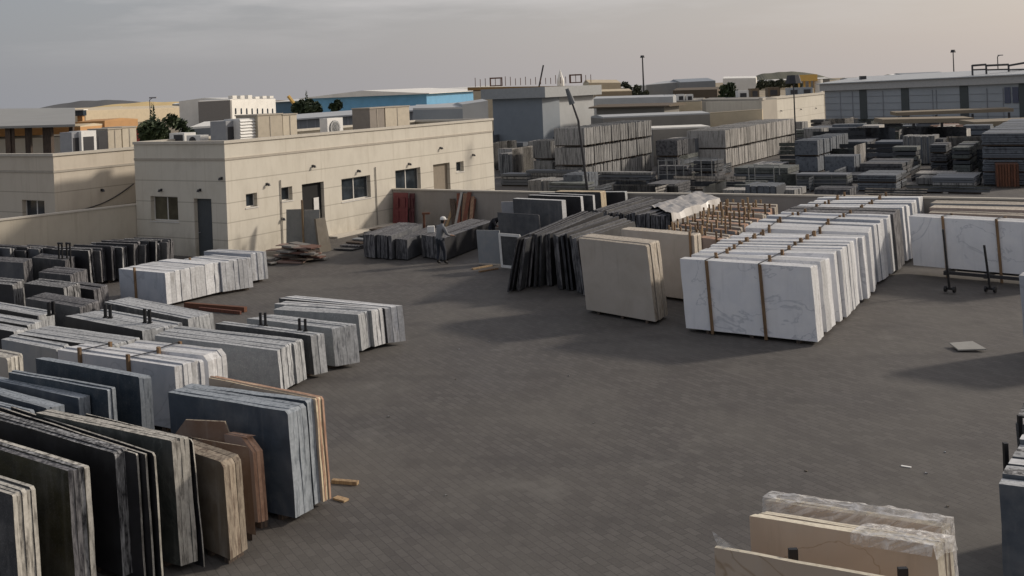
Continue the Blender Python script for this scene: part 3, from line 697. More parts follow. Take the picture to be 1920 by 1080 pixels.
# right hand white pack on steel A-frame
rp = pack('white marble pack on a black steel stand at the right edge of the yard', (1704, 405), (1985, 420), (1998, 414), 2.0, 2, F_white, E_white, lean=(.09, 0), z0=.34, posts=[.235, .6], group='white marble packs on steel stands', bearers=False, post_mat=M_post, stub=.05, jl=.03)
a = Pz(1704, 405, 2.0); b_ = Pz(1985, 420, 2.0); a.z = b_.z = 0; e_ = (b_-a).normalized(); kk = Vector((-e_.y, e_.x, 0)); Lr = (b_-a).length
m_ = MB(); m_.box(a+e_*1.3+V*.09-kk*.45+Z*.22, e_*(Lr-1.6), kk*.08, Z*.1); m_.box(a+e_*1.3+V*.09+kk*.3+Z*.22, e_*(Lr-1.6), kk*.08, Z*.1)
for f in (.25, .52, .8): m_.box(a+e_*(Lr*f)+V*.09-kk*.5+Z*.2, e_*.1, kk*1.1, Z*.13)
m_.build('stand_frame', M_dksteel, rp)
for px in (1781, 1857):
    q = Pz(px, 541, .15); m_ = MB()
    for dx in (-.13, .13): m_.tube(q+e_*(dx-.03)+Z*(-.02), q+e_*(dx+.03)+Z*(-.02), .10, 10)
    m_.tube(q-e_*.13, q+e_*.13, .04); m_.build('wheel', M_black, rp)
    top = Pz(px-9, 402 if px < 1800 else 440, 1.9 if px < 1800 else 1.5); m_ = MB()
    hgt = 1.95 if px < 1800 else 1.45
    q0 = Vector((q.x, q.y, .12)); q1 = q0-V*.12+U*.02+Z*(hgt-.1); m_.prism([q0-e_*.03, q0+e_*.03, q1+e_*.03, q1-e_*.03], -kk*.05, 0, 0); m_.build('support_bar', M_black, rp)
pack('long layered pinkish stone by the right wall, front layer', (1742, 398), (2010, 408), (2014, 402), 1.6, 2, F_pink, E_beige, group='layered pale stone by the right wall')
pack('long layered pinkish stone by the right wall, middle layer', (1742, 389), (2010, 396), (2016, 390), 1.7, 2, F_pink, E_beige, group='layered pale stone by the right wall')
pack('long layered grey stone nearest to the right yard wall', (1744, 380), (2010, 385), (2018, 379), 1.75, 2, F_gbrown, E_beige, group='layered pale stone by the right wall')
pack('white slab pack cut by the right picture edge beside the stray tile', (1910, 516), (2100, 532), (2112, 524), 1.9, 3, F_bluew, E_white)
# bottom right stack
pack('dark blue slab pack with layered pale top at the bottom right picture edge', (1871, 905), (2200, 945), (2214, 838), 2.0, 9, F_blue2, E_dust, lean=(.02, 0), group='dark packs at the right edge', gap=.22, edges=[E_grey, E_mix, E_grey, E_white], jh=.04)
pack('smaller dark slab pack with black clamp behind the bottom right stack', (1902, 792), (2150, 822), (2157, 770), 2.0, 4, F_dark, E_mix, group='dark packs at the right edge', gap=.2)
for (x, y0_, lab) in ((1884, 808, 'black steel stake standing against the bottom right slab stack'), (1911, 758, 'black steel stake behind the bottom right slab stack')):
    q = Pz(x, y0_, 2.25); q.z = 0; m_ = MB(); m_.cbox(q+Z*.0, .05, .06, 2.1); o = m_.build('steel_stake', M_black, origin=q); tag(o, lab, 'stake')
# bottom right wrapped beige packs
E_rim = edge('cream_sawn_rim', (.74, .67, .53), (.50, .42, .30), .2)
gR = 'film wrapped tan marble packs at the bottom right'
t1 = pack('tan marble pack with bright front rim, nearest at the bottom right', (1341, 1027), (1745, 1101), (1748, 1096), 2.0, 1, F_tan, E_rim, lean=(.02, 0), group=gR, jh=.0, cut=0)
t2 = pack('tan marble pack with layered cream end behind the nearest tan pack', (1404, 968), (1753, 1024), (1784, 1012), 2.0, 5, F_tan, E_rim, lean=(.05, 0), group=gR, jh=.005, cut=0, gap=.2)
t3 = pack('tan marble pack under crinkled clear film, farthest of the tan packs', (1435, 938), (1762, 988), (1781, 982), 1.93, 2, F_tan, E_rim, lean=(.05, 0), group=gR, jh=.0, cut=0)
def film_mat():
    m, t, b = newmat('clear_film'); co = coords(t, (1, 1, 1), rand=False, rot=(.2, .5, .6))
    n1 = N(t, 'TexNoise', i_Scale=3.5, i_Detail=6.0, i_Distortion=1.6); mp_ = N(t, 'Mapping'); mp_.inputs['Scale'].default_value = (.5, 3.5, 2.5); t.links.new(co, mp_.inputs[0]); t.links.new(mp_.outputs[0], n1.inputs['Vector'])
    b.inputs['Base Color'].default_value = (.75, .73, .7, 1); b.inputs['Roughness'].default_value = .25
    t.links.new(maprange(t, n1.outputs['Fac'], .40, .68, .25, .95), b.inputs['Alpha']); addbump(t, b, n1.outputs['Fac'], .6, .03)
    return m
M_film = film_mat()
def film(parent, TL, TR, TB, hp, drop=.35, name='plastic_film'):
    a, b_, c = Pz(*TL, hp), Pz(*TR, hp), Pz(*TB, hp); L = b_-a; K = c-b_; nx, prof = 60, []
    a2 = a-K*.12+Z*.02; K2 = K*1.25
    rows = [(0, -drop), (0, -drop*.6), (0, -drop*.25), (0, 0), (.33, .035), (.66, .03), (1, 0), (1, -drop*.4), (1, -drop)]
    g = []
    for i in range(nx+1):
        col = []
        for j, (k, z) in enumerate(rows):
            t = i/nx; p = a2+L*(t*1.012-.006)+K2*k+Z*z
            q = Vector((t*9+k*3, k*2+z*3, z*4)); d = noise.noise(q)*.035+noise.noise(q*3.1)*.015
            p += Z*d*(1 if 0 < k < 1 else .5)+(-K.normalized() if k == 0 else K.normalized())*(abs(d)*1.2+.01)
            col.append(p)
        g.append(col)
    m_ = MB()
    for i in range(nx):
        for j in range(len(rows)-1): m_.face([g[i][j], g[i+1][j], g[i+1][j+1], g[i][j+1]])
    # end flap
    for j in range(3, 6): m_.face([g[nx][j], g[nx][j+1], g[nx][j+1]-Z*drop*1.2+L.normalized()*.03, g[nx][j]-Z*drop*1.2+L.normalized()*.03])
    o = m_.build(name, M_film, parent, smooth=True); return o
film(t3, (1435, 934), (1766, 982), (1783, 974), 1.97, .62)
film(t2, (1600, 1000), (1753, 1024), (1783, 1010), 2.01, .12)
for p in ((1483, 1046), (1690, 1083)):
    q = Pz(*p, 2.0); m_ = MB(); m_.cbox(q-Z*.16+U*.08, .09, .05, .22); m_.cbox(q-Z*.24+U*.07, .05, .06, .1); m_.build('clamp', M_black, t1)
m_ = MB(); q = Pz(1343, 1026, 2.0); m_.face([q, q+V*.18+Z*.01, q+V*.05+Z*.12-U*.02]); m_.face([q+V*.02, q+V*.3-Z*.02, q-V*.04+Z*.16]); m_.build('film_scrap', M_film, t1)
# posts as steel stubs on granite packs
gS = 'black steel stubs standing on the granite packs'
for i, (x, y0_, y1_) in enumerate(((489, 611, 586), (498, 612, 586), (562, 620, 597), (573, 622, 598))):
    q = Pz(x, y0_, 1.04); m_ = MB(); h_ = Zat(q, y1_)-q.z; m_.cbox(q, .06, .06, h_); m_.cbox(q-Z*.0, .1, .1, .04)
    o = m_.build('steel_stub', M_black, origin=q); tag(o, ['leftmost', 'second', 'third', 'rightmost'][i]+' of four black steel stubs on the grey granite packs', 'steel stub', gS)
for i, (x, y0_) in enumerate(((92, 592), (100, 590), (198, 596), (207, 597), (272, 606), (281, 607))):
    q = Pz(x, y0_, 1.04); m_ = MB(); m_.cbox(q, .07, .07, .38); m_.cbox(q, .11, .11, .04)
    o = m_.build('steel_stub', M_black, origin=q); tag(o, ['first', 'second', 'third', 'fourth', 'fifth', 'sixth'][i]+' from the left of six black stubs among the dusty left rows', 'steel stub', gS)
# two steel hoops
for i, x in enumerate((111, 126)):
    q = Pz(x, 492, .0); q = XY(x, 38, 1); m_ = MB(); zt = Zat(q, 456); 
    m_.tube(q, q+Z*zt, .035); m_.tube(q+V*.2, q+V*.2+Z*zt, .035); m_.tube(q+Z*zt-V*.03, q+V*.23+Z*zt, .035)
    o = m_.build('steel_hoop', M_black, origin=q); tag(o, ['left', 'right'][i]+' black steel hoop rising above dark slabs by the boundary wall', 'steel hoop', 'steel hoops')
# ---------------------------------------------------------------- rooftop units on the two near buildings
def on_face(base, e, n, px, back, z=4.3):
    s = solve_s(base, e, px, z); return base+e*s-n*back
def roof_box(parent_label, px0, px1, ytop, base, back=1.0, dep=1.0, zr=None, mat=None, kind='box', name='rooftop_unit', cat='air conditioner', group=None):
    z_ = (TOP-.55) if zr is None else zr
    p = on_face(base-nU*back, eU, nU, px0, 0, z_+.8); q = on_face(base-nU*back, eU, nU, px1, 0, z_+.8)
    L = (q-p).length; zt = Zat(p, ytop)
    root = thing(name, parent_label, cat, p+Z*z_, group)
    m_ = MB()
    if kind == 'fan':
        for k in (.1, .8): m_.box(p+eU*(L*k)+Z*z_, eU*.06, -nU*dep, Z*.2)
        m_.build('foot', M_dksteel, root); m_ = MB()
        m_.box(p+Z*(z_+.2), eU*L, -nU*dep, Z*(zt-z_-.2)); m_.build('casing', mat or M_white, root)
        m_ = MB(); c = p+eU*L*.45+Z*((z_+.2+zt)/2); r = min(L, zt-z_-.2)*.38
        m_.tube(c, c+nU*.05, r, 16); m_.build('fan', M_dksteel, root)
        m_ = MB()
        for k in range(5): m_.tube(c+nU*.055, c+nU*.06, r*(1-k*.2), 16)
        for k in range(6):
            a = k*math.pi/3; m_.tube(c+nU*.06, c+nU*.06+(eU*math.cos(a)+Z*math.sin(a))*r, .012, 4)
        m_.build('guard', M_galv, root)
    elif kind == 'louvre':
        m_.box(p+Z*z_, eU*L, -nU*dep, Z*(zt-z_)); m_.build('casing', mat or M_white, root)
        m_ = MB(); k = int((zt-z_)/.14)
        for i in range(k): m_.prism([p+nU*.01+Z*(z_+.05+i*.14), p+nU*.06+Z*(z_+.03+i*.14), p+nU*.01+Z*(z_+.12+i*.14)], eU*L, 0, 0)
        m_.build('louvre', M_white, root)
    elif kind == 'cubicle':
        m_.box(p+Z*z_, eU*L, -nU*dep, Z*(zt-z_)); m_.build('casing', mat or M_cream, root)
        m_ = MB(); m_.box(p+nU*.01+eU*L*.48+Z*z_, eU*.05, -nU*.02+nU*.03, Z*(zt-z_-.05)); m_.box(p-eU*.04+nU*.04+Z*(zt), eU*(L+.08), -nU*(dep+.08), Z*.06); m_.build('trim', MATS['string_course_paint'], root)
    else:
        m_.box(p+Z*z_, eU*L, -nU*dep, Z*(zt-z_)); m_.build('casing', mat or M_grey, root)
        m_ = MB(); m_.box(p+eU*L*.12+nU*.012+Z*(z_+(zt-z_)*.2), eU*L*.7, -nU*.01, Z*(zt-z_)*.6); m_.build('grille', M_dksteel, root)
    return root
gA = 'rooftop units of the office building'
gb_ = plain('beige_cabinet', (.42, .37, .29), .7)
roof_box('brown beige twin cabinet standing on the office roof edge', 484, 530, 217, C0, 1.0, 1.4, mat=gb_, kind='cubicle', group=gA, cat='roof cabinet')
roof_box('second beige cabinet section with pale side right of the first', 531, 557, 216, C0, 1.0, 1.4, mat=M_cream, kind='cubicle', group=gA, cat='roof cabinet')
roof_box('white louvred unit beside the brown beige cabinet', 450, 481, 223, C0, 1.2, 1.0, kind='louvre', group=gA)
roof_box('grey boxy unit left of the white louvred unit on the office roof', 424, 449, 227, C0, 1.6, 1.0, mat=M_grey, group=gA)
roof_box('white outdoor unit with round fan near the middle of the office roof', 614, 643, 222, C0, .8, .5, kind='fan', group=gA)
roof_box('grey brown tall cabinet on the office roof right of the fan unit', 694, 721, 204, C0, 1.0, 1.2, mat=plain('taupe_cabinet', (.23, .20, .17), .7), kind='cubicle', group=gA, cat='roof cabinet')
roof_box('cream cabinet with pipes at its end on the office roof', 723, 768, 202, C0, 1.0, 1.0, kind='cubicle', group=gA, cat='roof cabinet')
for i, px in enumerate((757, 764, 771)):
    pass
def roof_box_v(label, px0, px1, ytop, base, back, dep, zr, mat, kind='box', **k):
    z_ = zr; b0 = base-nV*back
    p = b0+eV*solve_s(b0, eV, px1, z_+.4); q = b0+eV*solve_s(b0, eV, px0, z_+.4); L = (p-q).length; zt = Zat(q, ytop)
    root = thing('rooftop_unit', label, 'air conditioner', q+Z*z_, k.get('group')); m_ = MB()
    for f in (.1, .8): m_.box(q-eV*(L*f)+Z*z_, -eV*.07, -nV*dep, Z*.15)
    m_.build('foot', M_dksteel, root); m_ = MB()
    m_.box(q+Z*(z_+.15), -eV*L, -nV*dep, Z*(zt-z_-.15)); m_.build('casing', mat, root)
    m_ = MB()
    if kind == 'fan':
        c = q-eV*L*.45+Z*((z_+.15+zt)/2); m_.tube(c, c+nV*.04, (zt-z_-.15)*.38, 16); m_.build('fan', M_dksteel, root)
    else:
        m_.box(q-eV*L*.3+nV*.01+Z*(z_+.22), -eV*L*.6, -nV*.01, Z*(zt-z_-.3)); m_.build('grille', M_dksteel, root)
    return root
roof_box_v('white outdoor unit with dark grille on the left end of the office roof', 318, 346, 250, C0, 2.2, .7, TOP-.55, M_white, group=gA)
roof_box_v('small white outdoor unit with fan beside the grilled unit', 350, 376, 254, C0, 2.0, .5, TOP-.55, M_white, 'fan', group=gA)
gN = 'rooftop units of the neighbour building'
zn = T2-.5
roof_box('grey blue box unit at the left of the neighbour roof cluster', 135, 153, 248, A0, 1.4, .9, zn, M_grey, group=gN)
roof_box('white unit with dark doorlike grille on the neighbour roof', 153, 181, 246, A0, 1.2, .9, zn, M_white, group=gN)
roof_box('dark grilled unit next to the cream cubicles', 182, 202, 246, A0, 1.2, .9, zn, M_dksteel, group=gN)
roof_box('cream cubicle on the neighbour roof, left of two', 203, 228, 243, A0, 1.6, 1.5, zn, M_cream, 'cubicle', group=gN, cat='roof cubicle')
roof_box('cream cubicle on the neighbour roof, right of two', 230, 256, 240, A0, 1.6, 1.5, zn, M_cream, 'cubicle', group=gN, cat='roof cubicle')
# ---------------------------------------------------------------- background buildings
def shade(c, k): return tuple(x*k for x in c)
def facade(label, a, b_, depth, mat, roofm=None, z0=0, name='warehouse', cat='warehouse', ribs=0, group=None, overhang=0, fascia=None, door=None):
    """a,b: (px, D, ytop) ends of the front wall; depth: metres away from the camera"""
    p, q = XY(a[0], a[1], 5), XY(b_[0], b_[1], 5); zp, zq = Zat(p, a[2]), Zat(q, b_[2]); e = (q-p).normalized(); n = Vector((e.y, -e.x, 0)); L = (q-p).length
    root = thing(name, label, cat, (p+q)/2, group)
    m_ = MB(); k = -n*depth
    m_.face([p+Z*z0, q+Z*z0, q+Z*zq, p+Z*zp]); m_.face([p+k+Z*z0, q+k+Z*z0, q+k+Z*zq, p+k+Z*zp])
    m_.face([p+Z*z0, p+k+Z*z0, p+k+Z*zp, p+Z*zp]); m_.face([q+Z*z0, q+k+Z*z0, q+k+Z*zq, q+Z*zq]); m_.build('wall', mat, root)
    m_ = MB(); oh = overhang; mid = -n*depth/2; rise = .04*depth
    A, B = p+n*oh-e*oh, q+n*oh+e*oh; A2, B2 = p+k-n*oh-e*oh, q+k-n*oh+e*oh
    t = .12
    for (u1, u2, v1, v2) in ((A+Z*zp, B+Z*zq, p+mid-e*oh+Z*(zp+rise), q+mid+e*oh+Z*(zq+rise)), (A2+Z*zp, B2+Z*zq, p+mid-e*oh+Z*(zp+rise), q+mid+e*oh+Z*(zq+rise))):
        m_.face([u1+Z*t, u2+Z*t, v2+Z*t, v1+Z*t])
    m_.face([A+Z*zp, B+Z*zq, B+Z*(zq+t), A+Z*(zp+t)])
    m_.face([p-e*oh+Z*zp, A2+Z*zp, A2+Z*(zp+t), p+mid-e*oh+Z*(zp+rise+t), A+Z*(zp+t)]); m_.face([q+e*oh+Z*zq, B2+Z*zq, B2+Z*(zq+t), q+mid+e*oh+Z*(zq+rise+t), B+Z*(zq+t)])
    m_.build('roof', roofm or mat, root)
    if ribs:
        m_ = MB()
        for i in range(ribs+1):
            s = L*i/ribs; m_.box(p+e*(s-.05)+n*.06+Z*z0, e*.1, -n*.05, Z*(zp+(zq-zp)*i/ribs-z0-.05))
        m_.build('cladding_rib', shade_mat(mat), root)
    if fascia:
        m_ = MB(); h_, fm, o = fascia
        m_.prism([p+n*o-e*o+Z*(zp-h_), q+n*o+e*o+Z*(zq-h_), q+n*o+e*o+Z*(zq+.15), p+n*o-e*o+Z*(zp+.15)], -n*(o-.01), 0, 0); m_.build('fascia', fm, root)
    root['L'] = L
    return root, p, q, e, n, zp, zq
def shade_mat(m): return M_grey
m_metal = plain('pale_metal_sheet', (.42, .43, .43), .5, nscale=.6)
m_dmetal = plain('dull_metal_sheet', (.20, .215, .23), .5, nscale=.6)
m_bmetal = plain('bluish_metal_panel', (.24, .27, .30), .55, nscale=.5)
m_blue1 = plain('blue_sheet_shaded', (.05, .14, .22), .5, nscale=.5); m_blue2 = plain('blue_sheet_sunlit', (.16, .42, .66), .5, nscale=.5)  # one blue sheet metal; shade and sunlight are put into the two colours
m_cream2 = plain('sunlit_cream_wall', (.56, .47, .33), .8, nscale=.7); m_tan = plain('tan_sheet', (.25, .205, .145), .8, nscale=.5)
m_brown = plain('brown_board', (.12, .09, .06), .8, nscale=.8); m_orange = plain('orange_brick', (.50, .28, .12), .8, nscale=1); m_red = plain('red_paint', (.42, .07, .05), .5)
m_white2 = plain('whitewashed_wall', (.75, .73, .68), .7, nscale=.4); m_gwall = plain('grey_block_wall', (.24, .225, .20), .85, nscale=.6)
# centre grey building
r0, p, q, e, n, zp, zq = facade('grey building with projecting flat roof slab in the centre behind the office', (924, 101, 172), (1017, 97.5, 172), 3, m_bmetal, m_metal, name='flat_roof_building', cat='building')  # front's shade is put into a darker sheet than the sunlit side
c0 = q; LL = solve_s(c0, U, 1114, 4); m_ = MB(); zt = zp
m_.face([c0+n*.01, c0+U*LL, c0+U*LL+Z*zt, c0+Z*zt+n*.01]); m_.face([c0+U*LL, c0+U*LL-V*8, c0+U*LL-V*8+Z*zt, c0+U*LL+Z*zt]); m_.build('side_wall', m_metal, r0)
m_ = MB(); zt2 = Zat(p, 186); zt3 = Zat(p, 167)
m_.prism([p-e*.9+n*.7+Z*zt2, c0+n*.7+V*.8+Z*zt2, c0+n*.7+V*.8+Z*zt3, p-e*.9+n*.7+Z*zt3], U*(LL+1.2), 0, 0); m_.build('roof_slab', plain('roof_slab_paint', (.36, .37, .37), .7), r0)
# unfinished upper floor
r1, p, q, e, n, zp, zq = facade('unfinished building with brown formwork deck and upright props on top', (888, 150, 171), (1114, 150, 168), 12, m_cream2, m_brown, name='unfinished_building', cat='building')
m_ = MB(); m_.prism([p-e*.8+Z*(zp+.1), q+e*.5+Z*(zq+.1), q+e*.5+Z*(zq+.6), p-e*.8+Z*(zp+.6)], -n*12, 0, 0); m_.build('formwork_deck', plain('formwork', (.30, .18, .07), .8), r1)
L = (q-p).length
for i in range(24):
    s = L*(i+.5)/24; m_ = MB(); m_.tube(p+e*s+Z*(zp+.6), p+e*s+Z*(zp+1.5+.5*rnd.random()), .05, 5); m_.build('prop', M_rust, r1)
for s0 in (.14, .80):
    m_ = MB(); a = p+e*L*s0
    for (x0, x1, z0_, z1_) in ((0, .2, .6, 1.9), (1.7, 1.9, .6, 1.9), (.2, 1.7, 1.7, 1.9), (.2, 1.7, .6, .75)): m_.box(a+e*x0+Z*(zp+z0_), e*(x1-x0), -n*.2, Z*(z1_-z0_))
    m_.build('timber_frame', M_rust, r1)
m_ = MB(); a = XY(1010, 152, 8); m_.tube(a+Z*7, Vector((XY(1019, 152, 10).x, 152, Zat(XY(1019, 152, 10), 122))), .12, 6); o = m_.build('crane_jib', M_dksteel, origin=a); tag(o, 'slanting dark crane jib rising above the unfinished deck', 'crane')
m_ = MB(); a = XY(1051, 170, 8); zt = Zat(a, 130)
for k in range(5): m_.tube(a+Z*(8+k*(zt-8)/5), a+Z*(8+(k+1)*(zt-8)/5), .6*(1-k/5), 8, r2=.6*(1-(k+1)/5)+.02)
m_.tube(a, a+Z*8, .6, 8); o = m_.build('minaret_spire', m_white2, origin=a); tag(o, 'small white pointed spire behind the unfinished deck', 'spire')
# long warehouse behind office
r2, p, q, e, n, zp, zq = facade('long grey warehouse with pale sloping roof right behind the office building', (452, 84, 233), (908, 86, 199), 8, m_dmetal, m_metal, overhang=.3, ribs=30)
facade('blue grey sheet warehouse end with pale corrugated wall at the right of the office roof', (775, 69, 206), (868, 69, 204), 5, m_bmetal, m_metal)
facade('pale corrugated hut beside the blue grey warehouse end', (868, 69, 199), (916, 69.5, 192), 3, m_metal, m_metal, name='hut', cat='hut')
facade('low shed with white roof behind the palm bushes left', (356, 62, 242), (450, 62, 236), 6, m_dmetal, m_white2, name='shed', cat='shed')
facade('blue sheet metal hall, shaded part in darker colour, stretching behind the office roof', (516, 330, 192), (800, 265, 177), 40, m_blue1, m_white2, overhang=1, name='factory_hall', cat='hall')
facade('sunlit part of the blue hall in lighter colour, joined to the shaded part', (800, 225, 176), (902, 262, 170), 30, m_blue2, m_white2, overhang=1, name='factory_hall', cat='hall')
# white arcaded building
r3, p, q, e, n, zp, zq = facade('white villa like building with a row of arched windows and ragged parapet', (434, 206, 187), (517, 224, 186), 12, m_white2, m_white2, name='white_building', cat='building')
L = (q-p).length
for i in range(8):
    s = L*(i+.6)/8.4; m_ = MB(); c = p+e*s+n*.06; zz = Zat(c, 214); h_ = 1.0
    pts = [c+Z*zz, c+e*.5+Z*zz]+[c+e*(.25+.25*math.cos(a))+Z*(zz+h_+.25*math.sin(a)) for a in [k*math.pi/6 for k in range(7)]]
    m_.prism(pts, -n*.05, 0, 0); m_.build('arched_window', M_glass, r3)
for i in range(6):
    m_ = MB(); m_.box(p+e*(L*(i+.2)/6)+Z*zp, e*(L*.09), -n*1, Z*rnd.uniform(.3, .9)); m_.build('parapet_block', m_white2, r3)
facade('shaded flank, darkened in colour, left of the white arcaded building', (372, 205, 191), (432, 205, 188), 2, plain('shaded_flank', (.24, .23, .22), .8), m_white2, name='white_building', cat='building')  # white building's left side, its shade put into the darker wall colour
# left canopy and yard beyond
r4 = thing('canopy_roof', 'broad grey canopy roof on dark columns at the far left', 'canopy', XY(40, 95))
a, b_ = XY(-160, 92, 5), XY(141, 88, 5); za, zb = Zat(a, 241), Zat(b_, 233); a2, b2 = XY(-260, 150, 6), XY(141, 150, 6); z2, z3 = Zat(a2, 207), Zat(b2, 202)
m_ = MB(); m_.face([a+Z*za, b_+Z*zb, b2+Z*z3, a2+Z*z2]); m_.face([a+Z*(za-.2), b_+Z*(zb-.2), b2+Z*(z3-.2), a2+Z*(z2-.2)])
m_.face([a+Z*za, b_+Z*zb, b_+Z*(zb-.2), a+Z*(za-.2)]); m_.face([b_+Z*zb, b2+Z*z3, b2+Z*(z3-.2), b_+Z*(zb-.2)]); m_.build('roof_sheet', plain('canopy_sheet', (.30, .30, .285), .7, nscale=.3), r4)
for px, w_ in ((17, .45), (25, .2), (54, .45), (84, .25), (92, .6), (135, .35), (-40, .4)):
    c = XY(px, 90.5, 4); m_ = MB(); m_.cbox(c, w_, w_, Zat(c, 236)-.1); m_.build('column', M_bearer, r4)
facade('sunlit orange brick store under the far left canopy', (-20, 130, 243), (150, 128, 238), 6, m_orange, m_cream2, name='brick_store', cat='building')
facade('low pale wall building seen between the canopy columns', (-20, 105, 262), (128, 104, 256), 3, m_white2, m_gwall, name='low_building', cat='building')
facade('orange brick block next to the small watch tower', (140, 135, 231), (196, 133, 228), 6, m_orange, m_orange, name='brick_store', cat='building')
facade('long strip of sunlit desert sand on the left horizon, built as a hall shape', (160, 370, 208), (372, 440, 201), 30, m_cream2, m_cream2, name='factory_hall', cat='hall')  # wall shape standing in for sunlit desert sand
rt = thing('watch_tower', 'small watch tower with dark glazed cab beside the canopy', 'tower', XY(152, 140)); c = XY(152, 140, 5)
m_ = MB(); m_.cbox(c, .7, .7, Zat(c, 217)); m_.build('shaft', m_orange, rt); m_ = MB(); m_.cbox(c+Z*Zat(c, 217), 1.1, 1.1, .75); m_.build('cab', M_glass, rt); m_ = MB(); m_.cbox(c+Z*(Zat(c, 217)+.75), 1.4, 1.4, .12); m_.build('roof', m_white2, rt)
def truck(label, px, D, w_, mat, h_=3.0, ybot=None):
    c = XY(px, D, 2); z_ = (Zat(c, ybot) if ybot else 0); r_ = thing('container_truck', label, 'truck', c, 'trucks beyond the left roofs')
    m_ = MB(); m_.cbox(c+Z*.9, w_, 2.4, h_-.9); m_.build('cargo_box', mat, r_); m_ = MB(); m_.cbox(c+V*0+Vector((w_/2+1.0, 0, .6)), 1.7, 2.3, 2.0); m_.build('cab', m_white2, r_)
    m_ = MB(); m_.cbox(c+Vector((w_/2+1.0, -1.16, 1.6)), 1.2, .04, .7); m_.build('windscreen', M_glass, r_)
    for dx in (-w_*.35, w_*.3, w_/2+1): m_ = MB(); m_.tube(c+Vector((dx, -1.25, .5)), c+Vector((dx, -.9, .5)), .5, 12); m_.build('wheel', M_black, r_)
truck('red cargo truck parked left of the dark green bushes', 243, 128, 4, m_red, 3.6); truck('white and red truck beyond the cream cubicles', 182, 126, 3, m_white2, 3.4); truck('red cargo truck half hidden by the dark green bushes', 264, 122, 2.5, m_red, 3.8)
# ---- right side
facade('cream domed hall just right of the unfinished deck', (1105, 240, 156), (1165, 240, 156), 20, m_cream2, m_cream2, name='factory_hall', cat='hall')
facade('sunlit sand roofed shed below the cream domed hall', (1118, 170, 173), (1185, 170, 171), 8, m_tan, m_cream2, name='shed', cat='shed')
facade('low pale building with small roof units right of the grey flat roof building', (1112, 112, 187), (1262, 110, 183), 5, m_metal, m_metal, name='low_building', cat='building')
facade('beige parapet building left of the second cream office', (1208, 118, 193), (1314, 116, 190), 6, m_cream2, m_gwall, name='low_building', cat='building')
facade('dark roofed open shed behind the tall grey bundle stack', (1118, 100, 203), (1245, 97, 200), 5, m_gwall, m_brown, overhang=.6, name='shed', cat='shed')
facade('long low wall building with pale coping above the bundle stacks', (1130, 90, 222), (1330, 92, 214), 4, m_gwall, m_metal, name='low_building', cat='building')
facade('low cream building with bright flat roof between the two bundle stacks', (1222, 84, 243), (1330, 86, 239), 3, m_gwall, m_white2, name='low_building', cat='building')
facade('grey metal warehouse on the skyline, left of the pair', (1212, 260, 160), (1270, 255, 155), 20, m_dmetal, m_metal, group='skyline warehouses')
facade('grey metal warehouse on the skyline, right of the pair', (1276, 250, 155), (1342, 250, 152), 20, m_dmetal, m_bmetal, group='skyline warehouses')
facade('brown low store under the grey skyline warehouses', (1262, 150, 171), (1345, 148, 169), 8, m_brown, m_brown, name='shed', cat='shed')
facade('white flat building on the skyline behind the round tree', (1356, 250, 148), (1418, 248, 147), 12, m_white2, m_white2, name='low_building', cat='building')
r5, p, q, e, n, zp, zq = facade('second cream office building with shaded end and sunlit long side', (1316, 108, 189), (1428, 104, 188), 4, plain('office_end_wall_shaded', (.40, .36, .30), .8, nscale=.5), m_gwall, name='office_building', cat='building')  # end wall is the cream wall with its shade put into the colour
LL = solve_s(q, U, 1545, 4); k = q+U*LL; zt = zq; m_ = MB(); m_.prism([q+n*.02, k, k+Z*zt, q+n*.02+Z*zt], -V*6, 0, 0); m_.build('long_wall', wm, r5)
m_ = MB(); m_.prism([q+V*.1+Z*zt, k+V*.1+Z*zt, k+V*.1+Z*(zt+.25), q+V*.1+Z*(zt+.25)], -V*.4, 0, 0); m_.build('parapet', MATS['coping_concrete'], r5)
for px, py in ((1463, 208), (1500, 205), (1528, 203)): s = solve_s(q, U, px, 4); wall_lamp(r5, q, U, V, s, Zat(q+U*s, py))
facade('low sunlit wall in front of the second cream office', (1328, 98, 214), (1428, 96, 207), .4, m_cream2, m_cream2, name='low_wall', cat='wall')
def sbox(label, px0, px1, D, ytop, h_, mat, dep=1.2, name='rooftop_unit', cat='air conditioner', group='rooftop units in the distance', grille=True, legs=True):
    a, b_ = XY(px0, D, 5), XY(px1, D, 5); zt = Zat(a, ytop); r_ = thing(name, label, cat, a+Z*(zt-h_), group); w_ = b_.x-a.x
    m_ = MB(); m_.box(a+Z*(zt-h_+.12), (w_, 0, 0), (0, dep, 0), (0, 0, h_-.12)); m_.build('casing', mat, r_)
    m_ = MB()
    for f in (.05, .8): m_.box(a+Vector((w_*f, .1, zt-h_)), (w_*.12, 0, 0), (0, dep-.2, 0), (0, 0, .12))
    m_.build('foot', M_dksteel, r_)
    if grille: m_ = MB(); m_.box(a+Vector((w_*.2, -.03, zt-h_*.75)), (w_*.6, 0, 0), (0, .02, 0), (0, 0, h_*.5)); m_.build('grille', M_dksteel, r_)
